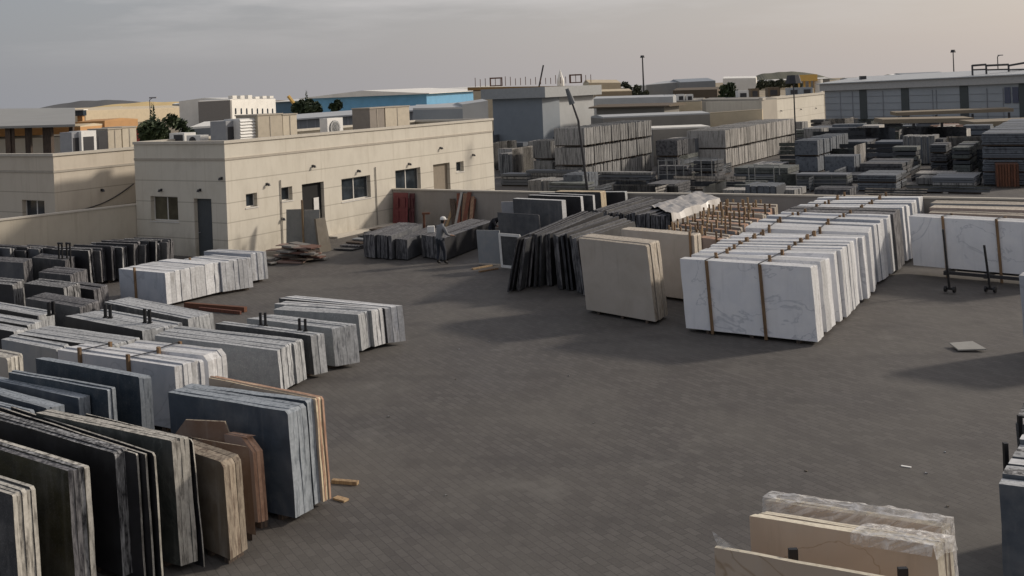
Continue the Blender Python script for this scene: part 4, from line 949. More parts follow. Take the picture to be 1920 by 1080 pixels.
for (x0, x1, D, yt, h_, lab) in ((1176, 1192, 113, 182, .9, 'white roof unit on the low pale building, left'), (1200, 1214, 113, 183, .8, 'small roof unit on the low pale building, middle'), (1245, 1262, 112, 178, 1.0, 'grey roof unit at the right end of the low pale building'),
    (1270, 1284, 117, 177, .9, 'white fan unit, left of the pair on the beige parapet building'), (1287, 1300, 117, 177, .9, 'white fan unit, right of the pair on the beige parapet building'),
    (1384, 1404, 108, 170, 1.1, 'white boxy unit at the left on the second cream office'), (1408, 1424, 110, 166, 1.2, 'beige upright unit left of the brown cabinet on the second office'), (1440, 1462, 112, 164, 1.2, 'brown cabinet on the roof of the second cream office'),
    (1478, 1500, 118, 165, 1.0, 'bluish unit on the second cream office, left of two'), (1503, 1524, 122, 164, 1.0, 'bluish unit on the second cream office, right of two')):
    sbox(lab, x0, x1, D, yt, h_, {'w': M_white, 's': M_white, 'g': M_grey, 'b': m_bmetal}.get(lab[0], M_cream) if 'brown' not in lab else m_brown)
# yellow plant + factory right
ry = thing('loading_plant', 'yellow steel plant structure with white tank on the skyline', 'plant structure', XY(1512, 190)); c = XY(1512, 190, 6); m_y = plain('yellow_paint', (.60, .38, .10), .6)
for dx in (-1.4, -.4, .6, 1.5): m_ = MB(); m_.cbox(c+Vector((dx, 0, 0)), .3, .3, 6.2+.6*abs(dx)); m_.build('leg', m_y, ry)
m_ = MB(); m_.cbox(c+Z*Zat(c, 152), 3.6, 2, 1.2); m_.build('hopper', m_y, ry); m_ = MB(); m_.tube(c+Vector((2.2, 0, 3)), c+Vector((2.2, 0, Zat(c, 150))), .8, 12); m_.build('tank', m_white2, ry)
rf, p, q, e, n, zp, zq = facade('long bluish panelled factory hall with dark upright bays at the right', (1546, 150, 158), (1990, 122, 137), 20, plain('factory_panel', (.40, .425, .445), .5, nscale=.2), m_metal, overhang=.8, name='factory_hall', cat='hall', fascia=(1.0, plain('factory_fascia', (.46, .45, .43), .7), .5))
m_ = MB(); L = (q-p).length
for px in (1612, 1690, 1800, 1911): 
    s = solve_s(p, e, px, 4); f = s/L; m_.box(p+e*s+n*.1, e*1.15, -n*.09, Z*(zp+(zq-zp)*f-1.05))
    m_.build('dark_bay', plain('dark_bay_panel', (.07, .08, .08), .6), rf); m_ = MB()
for k in range(1, 5):
    m_ = MB(); h_ = k*.95; m_.box(p+n*.06+Z*h_, e*L, -n*.05, Z*.05); m_.build('panel_rail', M_grey, rf)
for px in (1575, 1598, 1655, 1748, 1755, 1850, 1880):
    m_ = MB(); s = solve_s(p, e, px, 4); m_.box(p+e*s+n*.07, e*.08, -n*.06, Z*(zp-1.2)); m_.build('panel_joint', M_grey, rf)
for px in (1884, 1899):
    s = solve_s(p, e, px, 4); m_ = MB(); m_.box(p+e*s+n*.12+Z*2.6, e*.75, -n*.05, Z*2.0); m_.build('tall_window', plain('blue_window', (.04, .06, .12), .2), rf)
m_ = MB(); m_.cbox(XY(1617, 149, 8)+Z*(zp+.1), .8, .8, .9); m_.build('vent', M_dksteel, rf)
rg = thing('roof_gantry', 'open steel gantry on the factory roof at the right edge', 'gantry', XY(1870, 135))
pts = [XY(x, 132, 9) for x in (1822, 1848, 1890, 1925)]
for c in pts: m_ = MB(); m_.cbox(c+Z*(zq-1), .18, .18, Zat(c, 122)-zq+1); m_.build('post', M_dksteel, rg)
m_ = MB()
for a, b_ in zip(pts, pts[1:]): m_.tube(a+Z*Zat(a, 123), b_+Z*Zat(b_, 121 if b_ is not pts[-1] else 117), .14, 6); m_.tube(a+Z*(Zat(a, 131)), b_+Z*(Zat(b_, 130)), .1, 6)
m_.build('beam', M_dksteel, rg)
# tan flat canopies
def canopy(label, a, b_, dep, mat, hcol=True):
    p, q = XY(a[0], a[1], 3), XY(b_[0], b_[1], 3); zp, zq = Zat(p, a[2]), Zat(q, b_[2]); r_ = thing('flat_canopy', label, 'canopy', (p+q)/2, 'tan flat canopies')
    m_ = MB(); m_.prism([p+Z*(zp-.4), q+Z*(zq-.4), q+Z*zq, p+Z*zp], Vector((0, dep, .1)), 0, 0); m_.build('roof', mat, r_)
    for t in (.03, .35, .66, .97): m_ = MB(); c = p+(q-p)*t; m_.cbox(c+Vector((0, .3, 0)), .2, .2, zp-.5); m_.build('column', M_dksteel, r_)
canopy('tan flat canopy in front of the factory, left of two', (1655, 98, 224), (1826, 97, 221), 2.4, m_tan); canopy('tan flat canopy in front of the factory, right of two', (1826, 88, 229), (1985, 88, 223), 3, m_tan)
canopy('narrow rust tan canopy just before the factory bays', (1680, 122, 211), (1900, 121, 203), 2, m_tan)
# lamps, masts
def lamp(label, px, D, ybase, ytop, armpx=None, r=.09, name='street_lamp', cat='street lamp', bend=None):
    c = XY(px, D, 5); zt = Zat(c, ytop); r_ = thing(name, label, cat, Vector((c.x, c.y, 0))); m_ = MB()
    if bend:
        k = Vector((XY(bend[0], D, 5).x, D, Zat(XY(bend[0], D, 5), bend[1]))); m_.tube(Vector((c.x, D, 0)), k, r, 8, r2=r*.8); t = Vector((XY(armpx, D, 6).x, D, Zat(XY(armpx, D, 6), ytop)))
        m_.tube(k, t, r*.8, 8, r2=r*.6); m_.build('pole', M_dksteel, r_); m_ = MB(); d = (k-t).normalized(); m_.tube(t-d*.2, t+d*.8, .12, 8, r2=.2); m_.build('lamp_head', plain('lamp_housing', (.10, .11, .12), .5), r_)
    else:
        m_.tube(Vector((c.x, D, 0)), c+Z*zt, r, 8, r2=r*.6); m_.build('pole', M_dksteel, r_); m_ = MB()
        if armpx: t = XY(armpx, D, 6); m_.tube(c+Z*zt, Vector((t.x, D, zt+.25)), r*.5, 6); m_.build('arm', M_dksteel, r_); m_ = MB(); m_.cbox(Vector((t.x, D, zt+.15)), .9, .4, .18); m_.build('lamp_head', M_grey, r_)
        else: m_.tube(c+Z*(zt-.2), c+Z*(zt+.5), .7, 8, r2=.5); m_.build('lamp_head', M_dksteel, r_)
lamp('bent dark lamp pole with long drooping head rising through the grey bundles', 1097, 62, 350, 172, 1066, bend=(1084, 226), r=.085)
lamp('slim straight lamp post beside the tall bundle stack at right centre', 1489, 85, 330, 152, None, r=.08)
lamp('tall floodlight mast alone on the skyline right of centre', 1207, 300, 0, 107, None, r=.3, name='light_mast', cat='mast')
lamp('thin lamp post with short arm above the bushes at left', 282, 130, 0, 187, 288, r=.08)
lamp('thin mast on the skyline above the factory roof', 1789, 260, 0, 97, None, r=.2, name='light_mast', cat='mast')
lamp('short curved lamp on the gantry above the factory', 1872, 200, 0, 106, 1877, r=.15)
ry = thing('yellow_crane', 'small yellow crane jib beside the far dark trees', 'crane', XY(547, 180)); m_ = MB(); c = XY(553, 180, 5); m_.tube(c, c+Z*Zat(c, 196), .35, 6); m_.build('mast', m_y, ry); m_ = MB(); t = XY(541, 180, 6); m_.tube(c+Z*Zat(c, 196), t+Z*Zat(t, 180), .35, 6); m_.build('jib', m_y, ry)
# ---------------------------------------------------------------- trees
def leafmat(name, c, c2):
    m, t, b = newmat(name); oi = N(t, 'TexNoise', i_Scale=1.2, i_Detail=4.0); t.links.new(coords(t, rand=False), oi.inputs['Vector'])
    t.links.new(mixc(t, maprange(t, oi.outputs['Fac'], .35, .65), c, c2), b.inputs['Base Color']); b.inputs['Roughness'].default_value = .7; return m
M_leaf = leafmat('dark_leaves', (.018, .032, .012), (.045, .065, .022)); M_leaf2 = leafmat('dusty_leaves', (.04, .05, .03), (.07, .075, .045))
M_bark = plain('bark', (.10, .08, .06), .9)
def tree(label, px0, px1, D, ytop, zbase, nclump=16, mat=None, group=None, seed=1, spike=False, leaf=.16, name='leafy_tree'):
    rs = random.Random(seed); a, b_ = XY(px0, D, 5), XY(px1, D, 5); w_ = b_.x-a.x; c = (a+b_)/2; zt = Zat(c, ytop); root = thing(name, label, 'tree', Vector((c.x, c.y, 0)), group)
    m_ = MB(); m_.tube((c.x, c.y, 0), (c.x+.1, c.y, zbase+.3), .16, 8, r2=.1)
    cl = []
    for i in range(nclump):
        x = rs.uniform(-.5, .5)*w_*.85; y = rs.uniform(-.5, .5)*w_*.6; prof = 1-(abs(x)/(w_*.5))**2*.7; z = zbase+(zt-zbase)*rs.uniform(.1, .95)*prof
        cl.append(Vector((c.x+x, c.y+y, z)))
    for q in cl[:8]: m_.tube((c.x+.1, c.y, zbase+.1), q, .06, 5, r2=.02)
    m_.build('trunk', M_bark, root); m_ = MB(); R_ = max(w_/5.0, (zt-zbase)/5)
    for q in cl:
        r = R_*rs.uniform(.6, 1.1)
        for k in range(170 if D < 100 else 90):
            v = Vector((rs.gauss(0, 1), rs.gauss(0, 1), rs.gauss(0, 1))).normalized()*r*rs.uniform(.35, 1.05); v.z *= .85
            pq = q+v; n1 = Vector((rs.gauss(0, 1), rs.gauss(0, 1), rs.gauss(0, 1))).normalized(); t1 = n1.orthogonal().normalized(); t2 = n1.cross(t1); s = leaf*rs.uniform(.9, 1.9)
            m_.face([pq-t1*s, pq+t2*s*.5, pq+t1*s, pq-t2*s*.5])
    if spike:
        for k in range(60): 
            h_ = k/60; pq = Vector((c.x+w_*.02, c.y, zt-.2+h_*1.1)); n1 = Vector((rs.gauss(0, 1), rs.gauss(0, 1), .3)).normalized(); m_.face([pq, pq+n1*.25*(1.1-h_)+Z*.05, pq+n1*.1+Z*.15])
    m_.build('crown', mat or M_leaf, root)
gTr = 'dark bushy trees behind the roofs'
tree('dark green bushy tree behind the left end of the office roof, left half', 262, 312, 58, 222, 3.6, 22, group=gTr, seed=3, spike=True, leaf=.11)
tree('dark green bushy tree behind the left end of the office roof, right half', 300, 357, 60, 218, 3.6, 24, group=gTr, seed=4, leaf=.11)
tree('pointed dark tree rising over the long warehouse roof', 552, 598, 120, 184, 5.0, 18, group=gTr, seed=5, spike=True, leaf=.2)
tree('small round dark tree in front of the shaded part of the blue hall', 617, 643, 120, 189, 5.0, 12, group=gTr, seed=6, leaf=.2)
tree('round dark tree left of the white skyline building', 1348, 1385, 118, 158, 4.4, 18, group=gTr, seed=7, leaf=.2)
for i, (x0, x1, yt) in enumerate(((1420, 1450, 150), (1446, 1476, 153), (1472, 1500, 151))): tree(['left', 'middle', 'right'][i]+' grey green tree of three between the white building and yellow plant', x0, x1, 230, yt, 5, 12, M_leaf2, 'skyline trees', 20+i, leaf=.35)
for i, (x0, x1, yt) in enumerate(((1160, 1186, 156), (1184, 1212, 161))): tree(['left', 'right'][i]+' grey green tree of the pair by the tall mast', x0, x1, 200, yt, 4, 12, M_leaf2, 'skyline trees', 30+i, leaf=.3)
# distant sheds along the horizon
rs = random.Random(11)
LM = [(40, 'far canopy'), (150, 'watch tower'), (280, 'thin lamp post'), (330, 'bushy trees'), (470, 'white arcaded building'), (575, 'pointed tree'), (700, 'shaded blue hall'), (850, 'sunlit blue hall'), (1000, 'unfinished deck'), (1130, 'cream domed hall'), (1207, 'floodlight mast'), (1310, 'grey skyline warehouses'), (1390, 'white skyline building'), (1512, 'yellow plant'), (1620, 'roof vent'), (1790, 'thin skyline mast'), (1880, 'roof gantry')]
def near(px):
    l = min(LM, key=lambda a: abs(a[0]-px)); return ('left of the ' if px < l[0]-12 else 'right of the ' if px > l[0]+12 else 'behind the ')+l[1]
def far_label(i, px): return f"{['pale', 'dull grey', 'cream', 'stone grey', 'tan'][i%5]} distant shed with {['white', 'pale', 'grey'][i%3]} roof on the skyline {near(px+40)}"
for i in range(34):
    D = rs.uniform(380, 900); px = rs.uniform(-50, 1990); w_ = rs.uniform(30, 110)
    yt = PY0-.04*(px-960)+rs.uniform(.3, 2.2)
    hz = 4+rs.random()*2.4; c = XY(px, D, hz)
    y0_ = proj(Vector((c.x, D, hz)))[1]
    facade(far_label(i, px), (px, D, y0_), (px+w_, D, proj(Vector((XY(px+w_, D, hz).x, D, hz)))[1]), 20, [m_metal, m_dmetal, m_cream2, m_gwall, m_tan][i % 5], [m_white2, m_metal, m_dmetal][i % 3], name='distant_shed', cat='shed', group='distant low sheds')
# ---------------------------------------------------------------- the far yard: bundles, stacks and racks
B_grey = edge('bundle_grey', (.30, .295, .285), (.055, .055, .055), .6, (6, 6, .5)); B_pale = edge('bundle_pale', (.44, .42, .39), (.10, .09, .08), .5, (6, 6, .5))
B_dark = edge('bundle_dark', (.12, .12, .125), (.03, .03, .035), .7, (3, 3, 3)); B_blue = edge('bundle_blue', (.14, .155, .175), (.055, .06, .07), .5, (3, 3, 3))
B_green = edge('bundle_olive', (.14, .15, .14), (.05, .055, .05), .5, (3, 3, 3)); B_brown = edge('bundle_brown', (.16, .08, .05), (.05, .03, .02), .5)
B_face = plain('bundle_face', (.13, .14, .155), .6, nscale=1.5)
B_faceb = plain('bundle_face_blue', (.115, .13, .152), .55, nscale=1.5); B_faced = plain('bundle_face_dark', (.055, .06, .068), .6, nscale=1.5)
def bundle(label, o, e, n, L, W, z0, z1, mats, layers=9, orient='v', group=None, rs=rnd, name='stone_bundle', cat='stone bundle'):
    """o corner (front, nearest), e along length, n depth direction; orient 'v' plates standing across e, 'h' lying plates"""
    m_ = MB(); b0 = z0+.09
    if orient == 'v':
        t = L/layers
        for i in range(layers):
            th = t*rs.uniform(.72, .97); top = z1-rs.uniform(0, .07)
            m_.box(o+e*(t*i)+n*rs.uniform(0, .05)+Z*b0, e*th, n*(W-rs.uniform(.0, .08)), Z*(top-b0), 1)
        m_.box(o+n*.06+e*.01+Z*(b0+.02), e*(L-.04), n*(W-.2), Z*(z1-b0-.12), 0)
    else:
        t = (z1-b0)/layers
        for i in range(layers):
            m_.box(o+e*rs.uniform(0, .06)+n*rs.uniform(0, .06)+Z*(b0+t*i), e*(L-rs.uniform(.0, .1)), n*(W-.06), Z*(t*rs.uniform(.7, .93)), 1 if rs.random() < .6 else 0)
    ob = m_.build(name, mats, origin=o+Z*z0)
    ob['label'] = label; ob['category'] = cat
    if group: ob['group'] = group
    m_ = MB()
    for f in (.1, .8): m_.box(o+e*(L*f)+n*.05+Z*(z0+.0), e*.12, n*(W-.1), Z*.085)
    m2 = m_.build('bearer', M_bearer); m2.parent = ob; m2.location = -Vector(o+Z*z0)
    return ob
STK = []
def stack(desc, pc, yb, pl, pr, yt, tiers, mf, ms, per=1.5, orient='v', group=None, layers=8, gap=.12, maxn=14, stag=True, seed=1):
    rs = random.Random(seed+pc); c = Pz(pc, yb); STK.append((pc, c.y, desc)); zt = Zat(c, yt); e1 = U; n1 = -V
    Ls = max(.8, solve_s(c, U, pr, zt/2)); Wf = max(.8, solve_s(c, -V, pl, zt/2)); nb = max(1, min(maxn, round(Ls/per))); pb = Ls/nb; th = zt/tiers
    place = ['lowest tier', 'second tier', 'third tier', 'fourth tier', 'fifth tier']
    for k in range(tiers):
        for i in range(nb):
            if stag and k == tiers-1 and tiers > 1 and nb > 3 and i in (0,) and rs.random() < .0: continue
            zz = th*k; h_ = th*rs.uniform(.95, .99)
            tn = 'only tier' if tiers == 1 else ('top tier' if k == tiers-1 else place[k])
            pn = 'single' if nb == 1 else ('front' if i == 0 else ('rear' if i == nb-1 else f'{words[i]} from front'))
            lab = ', '.join(x for x in (f'{pn} bundle' if nb > 1 else 'stone bundle', tn if tiers > 1 else '') if x)+f', {desc}'
            bundle(lab, c+U*(pb*i+rs.uniform(0, .05)), U, -V, pb-gap*rs.uniform(.6, 1.6), Wf, zz, zz+h_, [mf, ms], layers, orient, group or 'stone bundles in the far yard', rs)
stack('tall grey stack by bent lamp pole', 1100, 348, 1040, 1224, 238, 3, B_face, B_grey, per=1.45, layers=8)
stack('low stack left of tall grey one', 1036, 336, 1000, 1062, 262, 2, B_face, B_grey)
stack('long stack by straight lamp post', 1363, 316, 1289, 1493, 242, 2, B_faceb, B_pale, per=1.5, layers=8)
stack('dark stack between the long stacks', 1272, 326, 1230, 1292, 262, 2, B_faced, B_dark)
stack('olive grey stack below the long one', 1478, 346, 1375, 1500, 312, 1, B_face, B_green, per=2, orient='h', layers=5)
stack('blue grey blocks right of straight post', 1535, 324, 1491, 1592, 262, 2, B_faceb, B_blue, per=2.0, layers=3)
stack('flat dark stack behind blue blocks', 1628, 300, 1548, 1652, 264, 2, B_face, B_dark, orient='h', layers=4)
stack('pale topped dark stack near white row', 1682, 360, 1607, 1702, 328, 2, B_faced, B_blue, orient='h', layers=3)
stack('dark stack behind the pale topped one', 1694, 336, 1612, 1716, 305, 1, B_faced, B_dark, orient='h', layers=4)
stack('wide blue grey stack at middle right', 1732, 305, 1640, 1742, 264, 2, B_faceb, B_blue, orient='h', layers=4)
stack('narrow three tier dark stack', 1776, 322, 1743, 1786, 270, 3, B_faced, B_dark, orient='h', layers=3)
stack('greenish stack beside big blue wall', 1820, 325, 1785, 1838, 274, 2, B_faced, B_green, orient='h', layers=3)
stack('flat grey slabs above right wall', 1828, 356, 1747, 1842, 332, 1, B_face, B_grey, orient='h', layers=4)
stack('big blue stack at right edge', 1960, 350, 1841, 1990, 248, 4, B_faceb, B_blue, orient='h', layers=5)
c = Pz(1913, 352); bundle('reddish brown timber crate before the big blue wall of stone', c, V, U, .9, 1.0, 0, .01+Zat(c, 310), [B_brown, B_brown], 9, 'v', group='crates', name='timber_crate', cat='crate') if False else None
def crate(label, pl, pr, yb, yt):
    a, b_ = Pz(pl, yb), Pz(pr, yb); L = (b_-a).length; e = (b_-a).normalized(); n = Vector((-e.y, e.x, 0)); zt = Zat(a, yt); r_ = thing('timber_crate', label, 'crate', a)
    m_ = MB(); m_.box(a+n*.05+Z*.1, e*L, n*1.2, Z*(zt-.1)); m_.build('box', plain('brown_crate_board', (.10, .045, .025), .8), r_)
    for i in range(8): m_ = MB(); m_.box(a+e*(L*i/8+.02)+Z*.1, e*(L/8-.05), n*.04, Z*(zt-.1)); m_.build('board', wood('red_brown_board', (.16, .06, .03), (.08, .035, .02)), r_)
    m_ = MB(); m_.box(a, e*L, n*1.2, Z*.09); m_.build('pallet', M_bearer, r_)
crate('reddish brown timber crate before the big blue wall of stone', 1869, 1912, 353, 308)
stack('dark slabs near the second office', 1630, 276, 1506, 1655, 238, 2, B_face, B_dark, orient='h', layers=4)
stack('pinkish slabs under tan canopies', 1700, 270, 1640, 1735, 246, 1, MATS['pinkish_stone'], MATS['pinkish_stone'], orient='h', layers=3)
stack('brown slabs below left tan canopy', 1800, 268, 1720, 1830, 240, 1, MATS['pinkish_stone'], B_brown, orient='h', layers=4)
stack('grey slabs beside the office end', 988, 350, 937, 1006, 325, 1, B_face, B_grey, orient='h', layers=4)
stack('flat slabs left of bent lamp pole', 1085, 336, 1022, 1100, 302, 2, B_face, B_grey, orient='h', layers=3)
stack('layered slabs behind central yard wall', 1086, 350, 985, 1100, 318, 1, B_face, B_grey, orient='h', layers=5)
stack('slabs right of the bent lamp pole', 1222, 352, 1120, 1232, 322, 1, B_face, B_grey, orient='h', layers=5)
stack('rusty heap by the office end', 998, 290, 928, 1010, 246, 1, B_brown, B_brown, layers=14)
stack('pale slabs by the office end', 1000, 322, 934, 1012, 278, 1, B_face, B_pale, layers=14)
stack('dark slabs behind left steel racks', 1290, 350, 1232, 1300, 308, 1, B_faced, B_dark, orient='h', layers=4)
stack('dark slabs behind right steel racks', 1342, 348, 1300, 1360, 300, 2, B_faced, B_dark, orient='h', layers=3)
stack('layered slabs right of steel racks', 1590, 358, 1492, 1600, 326, 1, B_face, B_green, orient='h', layers=6)
rs = random.Random(5)
occ = []
sizew = {.5: 'flat', .9: 'low', 1.4: 'chest high', 1.9: 'tall', 2.3: 'very tall'}
i = 0
cells = []
for D in (57, 60.2, 63.5, 67, 71, 75.5, 80.5, 86, 92, 99, 107, 116):
    x = XY(925 if D > 70 else 950 if D > 62 else 1110, D).x+rs.uniform(0, 1.5)
    while x < XY(1965, D).x:
        cells.append((x, D+rs.uniform(-.9, .9))); x += rs.uniform(2.2, 2.9)
for x, D in cells:
    c = Vector((x, D, 0)); px = proj(c)[0]; hgt = rs.choice([.5, .9, .9, 1.4] if D > 61 and D < 68 else [.5, .9, .9] if D < 62 else [1.4, 1.9, 1.9, 2.3, 2.3])
    if 1030 < px < 1232: lim = 316 if D < 67 else 999
    elif 1280 < px < 1500: lim = 306 if D < 72 else 999
    else: lim = 318-(D-62)*(5.2 if px > 1500 else 4.2)
    lim = max(lim, 222 if px > 1500 else 236)
    while hgt > .5 and proj(c+Z*hgt)[1] < lim: hgt = {2.3: 1.9, 1.9: 1.4, 1.4: .9, .9: .5}[hgt]
    if proj(c+Z*hgt)[1] < lim or any((c-q_).length < 1.95 for q_ in occ) or any((Pz(s_[0], 0)*0+Vector((XY(s_[0], s_[1]).x, s_[1], 0))-c).length < 1.8 for s_ in STK): continue
    i += 1
    occ.append(c); ns = min(STK, key=lambda a: abs(a[0]-px)/25+abs(a[1]-D))
    sd_ = 'behind' if D > ns[1]+2 else 'before'; sd2 = 'left' if px < ns[0] else 'right'
    blab = f"{sizew[hgt]} {['grey', 'dark', 'bluish'][i%3]} bundle {sd_} and {sd2} of {ns[2]}"
    hgt *= rs.uniform(.9, 1.1); bundle(blab, c, U if rs.random() < .5 else V, -V if rs.random() < .5 else U, rs.uniform(1.5, 3), rs.uniform(1.2, 2.4), 0, hgt,
        [[B_face, B_faced, B_faceb][i % 3], [B_grey, B_dark, B_pale, B_green, B_blue][i % 5]], 5, rs.choice('vhhv'), 'low bundles crowding the far yard', rs)
# steel racks
M_dgalv = plain('weathered_galv', (.26, .265, .26), .6, .3)
def rack(label, pxs, yb, yt, rails, mat):
    cs_ = [Pz(x, yb) for x in pxs]; zt = Zat(cs_[0], yt); r_ = thing('steel_rack', label, 'rack', cs_[0], 'steel racks behind the yard wall')
    for c in cs_:
        m_ = MB(); m_.tube(c, c+Z*zt, .03, 5); m_.build('upright', mat, r_); m_ = MB(); m_.tube(c+U*1.2, c+U*1.2+Z*zt, .03, 5); m_.build('upright', mat, r_)
    for k in range(rails):
        z_ = zt*(k+1)/rails-.05; m_ = MB(); m_.tube(cs_[0]+Z*z_, cs_[-1]+Z*z_, .025, 5); m_.tube(cs_[0]+U*1.2+Z*z_, cs_[-1]+U*1.2+Z*z_, .025, 5); m_.build('rail', mat, r_)
rack('pale steel rack left of centre behind the low yard wall', (1236, 1252, 1268), 352, 300, 2, M_dgalv)
rack('pale steel rack with tall uprights near the plastic sheet', (1283, 1316, 1336), 350, 298, 3, M_dgalv)
rack('steel rack in front of the olive grey stack', (1405, 1452), 354, 312, 2, M_dgalv)
rack('low steel rack before the layered dark slabs', (1494, 1526, 1560, 1588), 358, 328, 4, plain('dull_galv', (.16, .16, .15), .6, .3))
# ---------------------------------------------------------------- items around the near yard
def sheet(label, bl, br, yt, mat, th=.04, lean=.25, edgem=None, name='leaning_sheet', cat='stone sheet', group=None, topw=1.0):
    a, b_ = Pz(*bl), Pz(*br); e = (b_-a).normalized(); n = Vector((-e.y, e.x, 0)); L = (b_-a).length; zt = Zat(a+n*lean, yt); m_ = MB()
    m_.prism([a, b_, b_-e*L*(1-topw)+n*lean+Z*zt, a+e*L*(1-topw)*.3+n*lean+Z*zt], n*th, 0, 1); o = m_.build(name, [mat, edgem or mat], origin=(a+b_)/2); return tag(o, label, cat, group)
gL = 'sheets leaning by the office door'
m_gs = stone('weathered_grey_sheet', (.17, .175, .165), (.22, .22, .205), 2, .5); m_bs = stone('weathered_brown_sheet', (.10, .085, .065), (.13, .11, .08), 2, .6)
sheet('tall grey stone sheet leaning by the office doorway, left of two', (537, 471), (567, 470), 393, m_gs, .05, group=gL, edgem=E_pale)
sheet('tall grey stone sheet leaning by the office doorway, right of two', (571, 471), (600, 470), 394, m_gs, .05, group=gL, edgem=E_pale)
sheet('shorter brown sheet leaning right of the two grey sheets', (600, 474), (622, 470), 411, m_bs, .12, group=gL, topw=.85)
q = Pz(558, 474); m_ = MB(); m_.cbox(q+U*.4, .08, .05, Zat(q, 377)); o = m_.build('timber_stick', M_postp, origin=q); tag(o, 'upright timber stick poking above the left grey sheet', 'timber')
# rubble pile of offcuts
def pile(label, px0, px1, y0_, y1_, n_, h_, mats, name, cat, seed, tl=(.5, 1.3), flat=True):
    """a heap: offcuts are parts of the heap"""
    rs = random.Random(seed); a, b_ = Pz(px0, y1_), Pz(px1, y1_); c = Pz(px0, y0_); r_ = thing(name, label, cat, (a+b_)/2)
    K = (c-a); 
    for i in range(n_):
        f = i/n_; z_ = h_*f**1.1; sp = 1-.45*f
        p = (a+b_)/2+(b_-a)*rs.uniform(-.42, .42)*sp+K*rs.uniform(.1, .9)
        ang = math.atan2(V.y, V.x)+rs.uniform(-.35, .35); e = Vector((math.cos(ang), math.sin(ang), rs.uniform(-.06, .06))); n = Vector((-e.y, e.x, rs.uniform(-.05, .05)))
        L = rs.uniform(*tl); W = rs.uniform(.2, .5); m_ = MB(); m_.box(p-e*L/2-n*W/2+Z*z_, e*L, n*W, Z*rs.uniform(.03, .07)); m_.build('offcut', mats[i % len(mats)], r_)
pile('heap of reddish and grey stone offcuts before the leaning sheets', 512, 612, 478, 496, 46, .62, [plain('red_offcut', (.15, .075, .055)), plain('grey_offcut', (.20, .19, .175)), plain('brown_offcut', (.11, .085, .065)), plain('pink_offcut', (.26, .18, .15))], 'offcut_heap', 'stone heap', 3)
pile('small low heap of grey offcuts left of the reddish heap', 478, 512, 486, 498, 12, .15, [plain('grey_offcut', (.2, .2, .2)), M_bearer], 'offcut_heap', 'stone heap', 4)
# flat dark slab stack on the footing
a = Pz(632, 470); r_ = thing('flat_slab_pile', 'stepped pile of dark flat slabs at the foot of the office wall', 'slab pile', a)
for i in range(7):
    m_ = MB(); m_.box(a+U*(.42*i)-V*.2+Z*(.03+.085*i), V*(1.0-.05*i)+U*rnd.uniform(-.1, .1), U*(1.9-.2*i), Z*.06); m_.build('flat_slab', [F_dark, E_dust, M_bearer, F_gbrown][i % 4], r_)
m_ = MB(); s0 = solve_s(C0, U, 612, 0); s1 = solve_s(C0, U, 740, 0); m_.box(C0+U*s0+V*.0, U*(s1-s0), V*.7, Z*.08); struct(m_.build('pavement', MATS['coping_concrete']))
# red doors and timber by the grey yard wall
def wallpt(px, z=1.0): s = solve_s(w0, (w1-w0).normalized(), px, z); return w0+(w1-w0).normalized()*s
wd = (w1-w0).normalized(); wn = Vector((wd.y, -wd.x, 0))
def door(label, px0, px1, yt, off, mat, group='red doors by the yard wall'):
    p, q = wallpt(px0), wallpt(px1); L = (q-p).length; zt = Zat(p, yt); r_ = thing('loose_door', label, 'door', p+wn*off, group)
    m_ = MB(); m_.prism([p+wn*(off+.15), p+wn*(off+.15)+wd*L, p+wn*off+wd*L+Z*zt, p+wn*off+Z*zt], -wn*.05, 0, 0); m_.build('leaf', mat, r_)
    m_ = MB()
    for k in range(2):
        for j in range(2): m_.box(p+wn*(off+.13-.04*k)+wd*(L*(.12+.44*k))+Z*(zt*(.12+.42*j)), wd*(L*.32), -wn*.03+wn*.06, Z*(zt*.32))
    m_.build('panel', mat, r_)
M_rd = plain('dull_red_door', (.17, .04, .045), .6, nscale=2)
door('dull red panelled door leaning on the grey yard wall', 745, 772, 360, .3, M_rd); door('narrow dark red door behind the panelled red door', 772, 781, 362, .15, plain('dark_red_door', (.09, .025, .03), .6))
m_t1 = wood('red_timber', (.20, .07, .04), (.10, .04, .03)); m_t2 = wood('tan_timber', (.36, .22, .14), (.2, .12, .08))
for i, (x, yt, w_, mt, ln) in enumerate(((846, 372, .3, M_bearer, .4), (853, 378, .16, M_postp, -.3), (860, 362, .22, m_t1, .2), (867, 360, .14, M_galv, -.2), (872, 362, .35, m_t2, .1), (880, 360, .22, m_t1, -.15), (886, 368, .2, m_t2, .1), (890, 372, .16, m_t1, .0))):
    p = wallpt(x); zt = Zat(p, yt); m_ = MB(); q0 = p+wn*.5+wd*ln; m_.prism([q0, q0+wd*w_, p+wn*.06+wd*w_+Z*zt, p+wn*.06+Z*zt], wn*.06, 0, 0)
    o = m_.build('leaning_plank', mt, origin=q0); tag(o, ['dark plank at the left end of the timber leaning on the yard wall', 'pale thin plank crossing the dark one against the yard wall', 'red brown plank, left of the wide tan board', 'thin grey metal strip among the leaning timber', 'wide tan board in the middle of the leaning timber', 'red brown plank right of the wide tan board', 'tan plank near the right end of the leaning timber', 'narrow red brown plank at the right end of the leaning timber'][i], 'plank', 'timber leaning on the yard wall')
# small lit piece and post near worker
q = Pz(797, 462, 0); m_ = MB(); zt = Zat(q, 402); m_.cbox(q, .09, .09, zt); m_.cbox(q+Z*zt+V*.12, .35, .09, .09); o = m_.build('steel_upright', M_rust, origin=q); tag(o, 'rusty steel upright with short top bar left of the worker', 'steel post')
q = Pz(810, 478, 0); m_ = MB(); m_.cbox(q+Z*.955, .3, .2, .26); o = m_.build('plastic_tub', M_white, origin=q+Z*.955); tag(o, 'small white tub on the black pack left of the worker', 'tub')
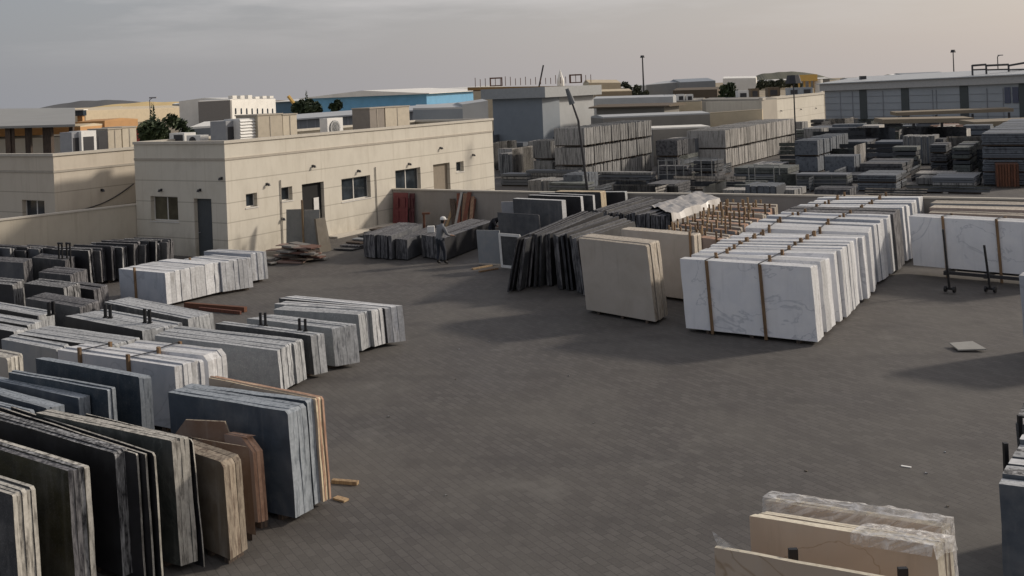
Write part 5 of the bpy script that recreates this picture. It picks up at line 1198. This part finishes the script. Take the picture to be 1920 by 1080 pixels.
# beams and boards on the ground
def lying(label, p, q, w_, h_, mat, name, cat, z_=0.0):
    a, b_ = Pz(*p), Pz(*q); e = (b_-a); n = Vector((-e.y, e.x, 0)).normalized(); m_ = MB(); m_.box(a+Z*(z_+.004), e, n*w_, Z*h_); o = m_.build(name, mat, origin=a); return tag(o, label, cat)
lying('long rusty steel beam lying behind the grey granite rows', (345, 577), (458, 586), .14, .16, M_rust, 'steel_beam', 'beam')
lying('second thinner rusty bar lying just before the long rusty beam', (372, 582), (450, 590), .07, .1, m_t1, 'steel_bar', 'bar')
lying('pale timber offcut on the paving right of the cream striped slabs', (621, 907), (669, 911), .09, .06, M_postp, 'timber_offcut', 'timber')
lying('small broken board by the foot of the cream striped slabs', (624, 937), (645, 943), .12, .03, M_postp, 'broken_board', 'board')
lying('pale broken boards below the bordered dark panel', (888, 506), (924, 499), .12, .05, M_postp, 'broken_board', 'board')
lying('orange brown board beside the pale broken boards', (900, 511), (935, 505), .1, .05, M_post, 'broken_board', 'board')
a = Pz(1797, 660); m_ = MB(); e = Pz(1850, 660)-a; m_.prism([a+Z*.03, a+e+Z*.05, a+e*.87+Vector((0, .55, .10)), a+e*.0+Vector((0, .5, .07))], Z*.03, 0, 0); o = m_.build('stray_tile', plain('pale_tile', (.30, .29, .265), .7), origin=a); tag(o, 'pale flat tile lying alone on the paving at the right', 'tile')
lying('small white scrap on the paving above the wrapped packs', (1689, 875), (1708, 878), .05, .01, M_white, 'scrap', 'scrap')
rs = random.Random(21)
def chip_label(i, px, py):
    l = min([(760, 650, 'granite rows'), (1180, 610, 'big beige slabs'), (1400, 650, 'front white pack'), (1820, 655, 'stray tile'), (1698, 875, 'white scrap'), (1500, 930, 'wrapped tan packs'), (1880, 850, 'bottom right stack'), (645, 905, 'timber offcut'), (1000, 850, 'middle of the yard')], key=lambda a: (a[0]-px)**2+(a[1]-py)**2)
    return f"tiny {['grey', 'pale', 'brown'][i%3]} stone chip on the paving {'left' if px < l[0] else 'right'} of the {l[2]}"
for i in range(13):
    px, py = rs.uniform(650, 1780), rs.uniform(640, 1060); p = Pz(px, py); s = rs.uniform(.015, .035); m_ = MB()
    pts = [p+Vector((math.cos(k*2.1+i)*s*rs.uniform(.6, 1.3), math.sin(k*2.1+i)*s*rs.uniform(.6, 1.3), .002)) for k in range(3)]; m_.prism(pts, Z*s*.6, 0, 0)
    o = m_.build('stone_chip', [m_gs, M_galv, m_bs][i % 3], origin=p); tag(o, chip_label(i, px, py), 'stone chip', 'stone chips on the paving')
# plastic sheeted pack
tp = lp('charcoal slab pack half covered by a whitish crumpled sheet', (1184, 400), (1258, 404), (1335, 378), 1.8, 8, F_dark, E_dust, lean=(-.1, 0), z0=.03, gap=.2, group='charcoal slab bundles in front of the plastic sheet', jh=.05)
a, b_, c = Pz(1246, 398, 1.8), Pz(1262, 405, 1.8), Pz(1345, 378, 1.8); nx, ny = 26, 16; g = []; wv = (b_-a)*2.6; lv = c-b_
for i in range(nx+1):
    row = []
    for j in range(ny+1):
        t, s = i/nx, j/ny; p = b_-wv*.95+wv*1.25*s+lv*(t*1.1-.03); d = noise.noise(Vector((t*6, s*5, 2)))*.09+noise.noise(Vector((t*15, s*13, 7)))*.05
        drop = max(0, s-.76)*4.2*.9; p.z = 1.86+d*(1 if s < .8 else .4)+.05; 
        if s > .76: p = p-(b_-a).normalized()*max(0, s-.80)*wv.length*1.15; p.z -= drop*1.35; p += V*d*.8
        row.append(p)
    g.append(row)
m_ = MB()
for i in range(nx):
    for j in range(ny): m_.face([g[i][j], g[i+1][j], g[i+1][j+1], g[i][j+1]])
o = m_.build('plastic_sheet', plain('whitish_plastic', (.38, .355, .325), .4, nscale=3, dirt=.5), origin=b_, smooth=True); tag(o, 'crumpled whitish plastic sheet thrown over charcoal slabs', 'plastic sheet')
# ---------------------------------------------------------------- people
M_skin = plain('skin', (.16, .085, .055), .6, dirt=.05, bump=0); M_shirt = plain('grey_shirt', (.17, .175, .185), .9); M_trouser = plain('dark_trousers', (.02, .024, .035), .9); M_shoe = plain('dark_shoes', (.02, .018, .016), .7); M_hair = plain('black_hair', (.01, .009, .008), .8)
def person(label, foot, face_ang, height, pose, shirt, cap=True):
    root = thing('person', label, 'person', foot, None, 0); k = height/1.75
    J = pose; names = list(J); edges = []
    def chain(*ns): edges.extend(zip(ns, ns[1:]))
    chain('pelvis', 'waist', 'chest', 'neck', 'chin', 'head', 'crown')
    for s in 'LR':
        chain('pelvis', 'hip'+s, 'knee'+s, 'ankle'+s, 'toe'+s); chain('chest', 'sh'+s, 'el'+s, 'wr'+s, 'palm'+s)
        for f in range(5): chain('palm'+s if f else 'wr'+s, f'f{f}{s}', f'g{f}{s}')
    rad = dict(pelvis=.155, waist=.15, chest=.175, neck=.055, chin=.07, head=.098, crown=.07, hip=.11, knee=.075, ankle=.055, toe=.045, sh=.085, el=.055, wr=.03, palm=.035)
    for s in 'LR':
        w_, p_ = Vector(J['wr'+s]), Vector(J['palm'+s]); d = (p_-w_).normalized(); side = d.cross(Vector((0, 0, 1))); side = side.normalized() if side.length > .1 else Vector((1, 0, 0))
        for f in range(1, 5):
            b0 = p_+side*((f-2.5)*.02)+d*.03; J[f'f{f}{s}'] = b0; J[f'g{f}{s}'] = b0+d*(.05+.01*(2.5-abs(f-2.5)))-Z*.02
        J[f'f0{s}'] = w_+(p_-w_)*.6-side*.045; J[f'g0{s}'] = w_+(p_-w_)*1.1-side*.06
    names = list(J); me = bpy.data.meshes.new('body'); rot = Matrix.Rotation(face_ang, 3, 'Z')
    me.from_pydata([rot @ (Vector(J[n_])*k) for n_ in names], [(names.index(a), names.index(b_)) for a, b_ in edges], [])
    ob = bpy.data.objects.new('body', me); C.objects.link(ob); sk = ob.modifiers.new('skin', 'SKIN'); ob.modifiers.new('sub', 'SUBSURF').levels = 1
    if not me.skin_vertices: me.skin_vertices.new()
    for n_, sv in zip(names, me.skin_vertices[0].data):
        base = n_[:-1] if n_[-1] in 'LR' else n_; r = rad.get(base, .010 if base[0] in 'fg' else .05)*k
        sv.radius = (r, r); sv.use_root = n_ == 'pelvis'
    dg = bpy.context.evaluated_depsgraph_get(); ev = bpy.data.meshes.new_from_object(ob.evaluated_get(dg)); ob.modifiers.clear(); ob.data = ev; ob.parent = root
    ev.materials.clear()
    for m in (shirt, M_trouser, M_skin, M_shoe, M_hair): ev.materials.append(m)
    inv = rot.inverted(); wr = [Vector(J['wrL']), Vector(J['wrR'])]; nk = Vector(J['neck']); hd = Vector(J['head']); hdn = hd
    for p in ev.polygons:
        c = inv @ p.center/k; p.use_smooth = True
        if min((c-w_).length for w_ in wr) < .13 and c.z > .5: mi = 2
        elif (c-hd).length < .19 and (c-hd).length < (c-nk).length+.06: mi = 4 if (c.y < hd.y-.01 or c.z > hd.z+.05) else 2
        elif min((c-Vector(J['ankle'+s])).length for s in 'LR') < .09 or c.z < .06: mi = 3
        elif c.z < J['pelvis'][2]+.03 and not min((c-w_).length for w_ in wr) < .3: mi = 1
        else: mi = 0
        p.material_index = mi
    # face
    m_ = MB()
    f0 = rot @ (hd*k); fw = rot @ Vector((0, 1, 0)); sd_ = rot @ Vector((1, 0, 0)); b0 = Vector(foot)+f0
    m_.tube(b0+fw*.09*k-Z*.0, b0+fw*.125*k-Z*.03*k, .012, 6, r2=.018); m_.build('nose', M_skin, root)
    for s in (-1, 1): m_ = MB(); m_.tube(b0+fw*.085*k+sd_*s*.035+Z*.012, b0+fw*.1*k+sd_*s*.035+Z*.012, .011, 6); m_.build('eye', M_hair, root); m_ = MB(); m_.tube(b0+sd_*s*.085*k-Z*.02, b0+sd_*s*.105*k, .03, 6); m_.build('ear', M_skin, root)
    if cap:
        m_ = MB(); n_ = 12
        prof = [(.112, .02), (.118, .05), (.105, .095), (.07, .13), (.02, .145)]
        for (r0_, z0_), (r1_, z1_) in zip(prof, prof[1:]): m_.tube(b0+Z*z0_*k, b0+Z*z1_*k, r0_*k, n_, r2=r1_*k)
        m_.box(b0+fw*.08*k-sd_*.07*k+Z*.02*k, sd_*.14*k, fw*.09*k, Z*.015*k); m_.build('cap', M_white, root, smooth=False)
    return root
poseA = dict(pelvis=(0, 0, .92), waist=(0, .03, 1.06), chest=(0, .09, 1.30), neck=(0, .14, 1.47), chin=(0, .17, 1.55), head=(0, .19, 1.63), crown=(0, .19, 1.71),
    hipL=(-.1, 0, .88), kneeL=(-.12, .04, .48), ankleL=(-.12, -.04, .09), toeL=(-.13, .12, .045), hipR=(.1, 0, .88), kneeR=(.13, .12, .49), ankleR=(.13, .12, .09), toeR=(.14, .27, .045),
    shL=(-.19, .08, 1.38), elL=(-.25, .2, 1.14), wrL=(-.2, .42, 1.08), palmL=(-.19, .49, 1.06), shR=(.19, .08, 1.38), elR=(.28, .16, 1.12), wrR=(.24, .40, 1.06), palmR=(.23, .48, 1.04))
fp = Pz(826, 496)
person('worker in grey shirt and white cap standing at the long black pack', fp, -math.atan2(.9, .7), 1.86, dict(poseA), M_shirt, True)
poseB = dict(pelvis=(0, 0, .9), waist=(0, .1, 1.02), chest=(0, .3, 1.18), neck=(0, .44, 1.28), chin=(0, .5, 1.32), head=(0, .55, 1.37), crown=(0, .58, 1.45),
    hipL=(-.1, 0, .86), kneeL=(-.12, .1, .47), ankleL=(-.12, -.02, .09), toeL=(-.13, .14, .045), hipR=(.1, 0, .86), kneeR=(.13, .14, .47), ankleR=(.13, .06, .09), toeR=(.14, .22, .045),
    shL=(-.19, .3, 1.24), elL=(-.24, .42, 1.02), wrL=(-.2, .6, .95), palmL=(-.19, .67, .93), shR=(.19, .3, 1.24), elR=(.25, .44, 1.0), wrR=(.22, .62, .93), palmR=(.21, .69, .92))
person('dark clothed worker stooping behind the far end of the long black pack', Pz(922, 462), -2.2, 1.7, dict(poseB), plain('black_shirt', (.02, .02, .025), .9), False)

# where several things of one group came out with the same wording, tell them apart by distance
from collections import defaultdict
same = defaultdict(list)
for o in bpy.data.objects:
    if o.parent is None and 'label' in o.keys(): same[o['label']].append(o)
for lab, obs in same.items():
    if len(obs) > 1:
        obs.sort(key=lambda o: o.location.y); n_ = len(obs)
        names_ = ['nearer', 'farther'] if n_ == 2 else ['nearest']+(['middle'] if n_ == 3 else ['second', 'third', 'fourth', 'fifth'][:n_-2])+['farthest']
        for o, w_ in zip(obs, names_): o['label'] = w_+' '+lab
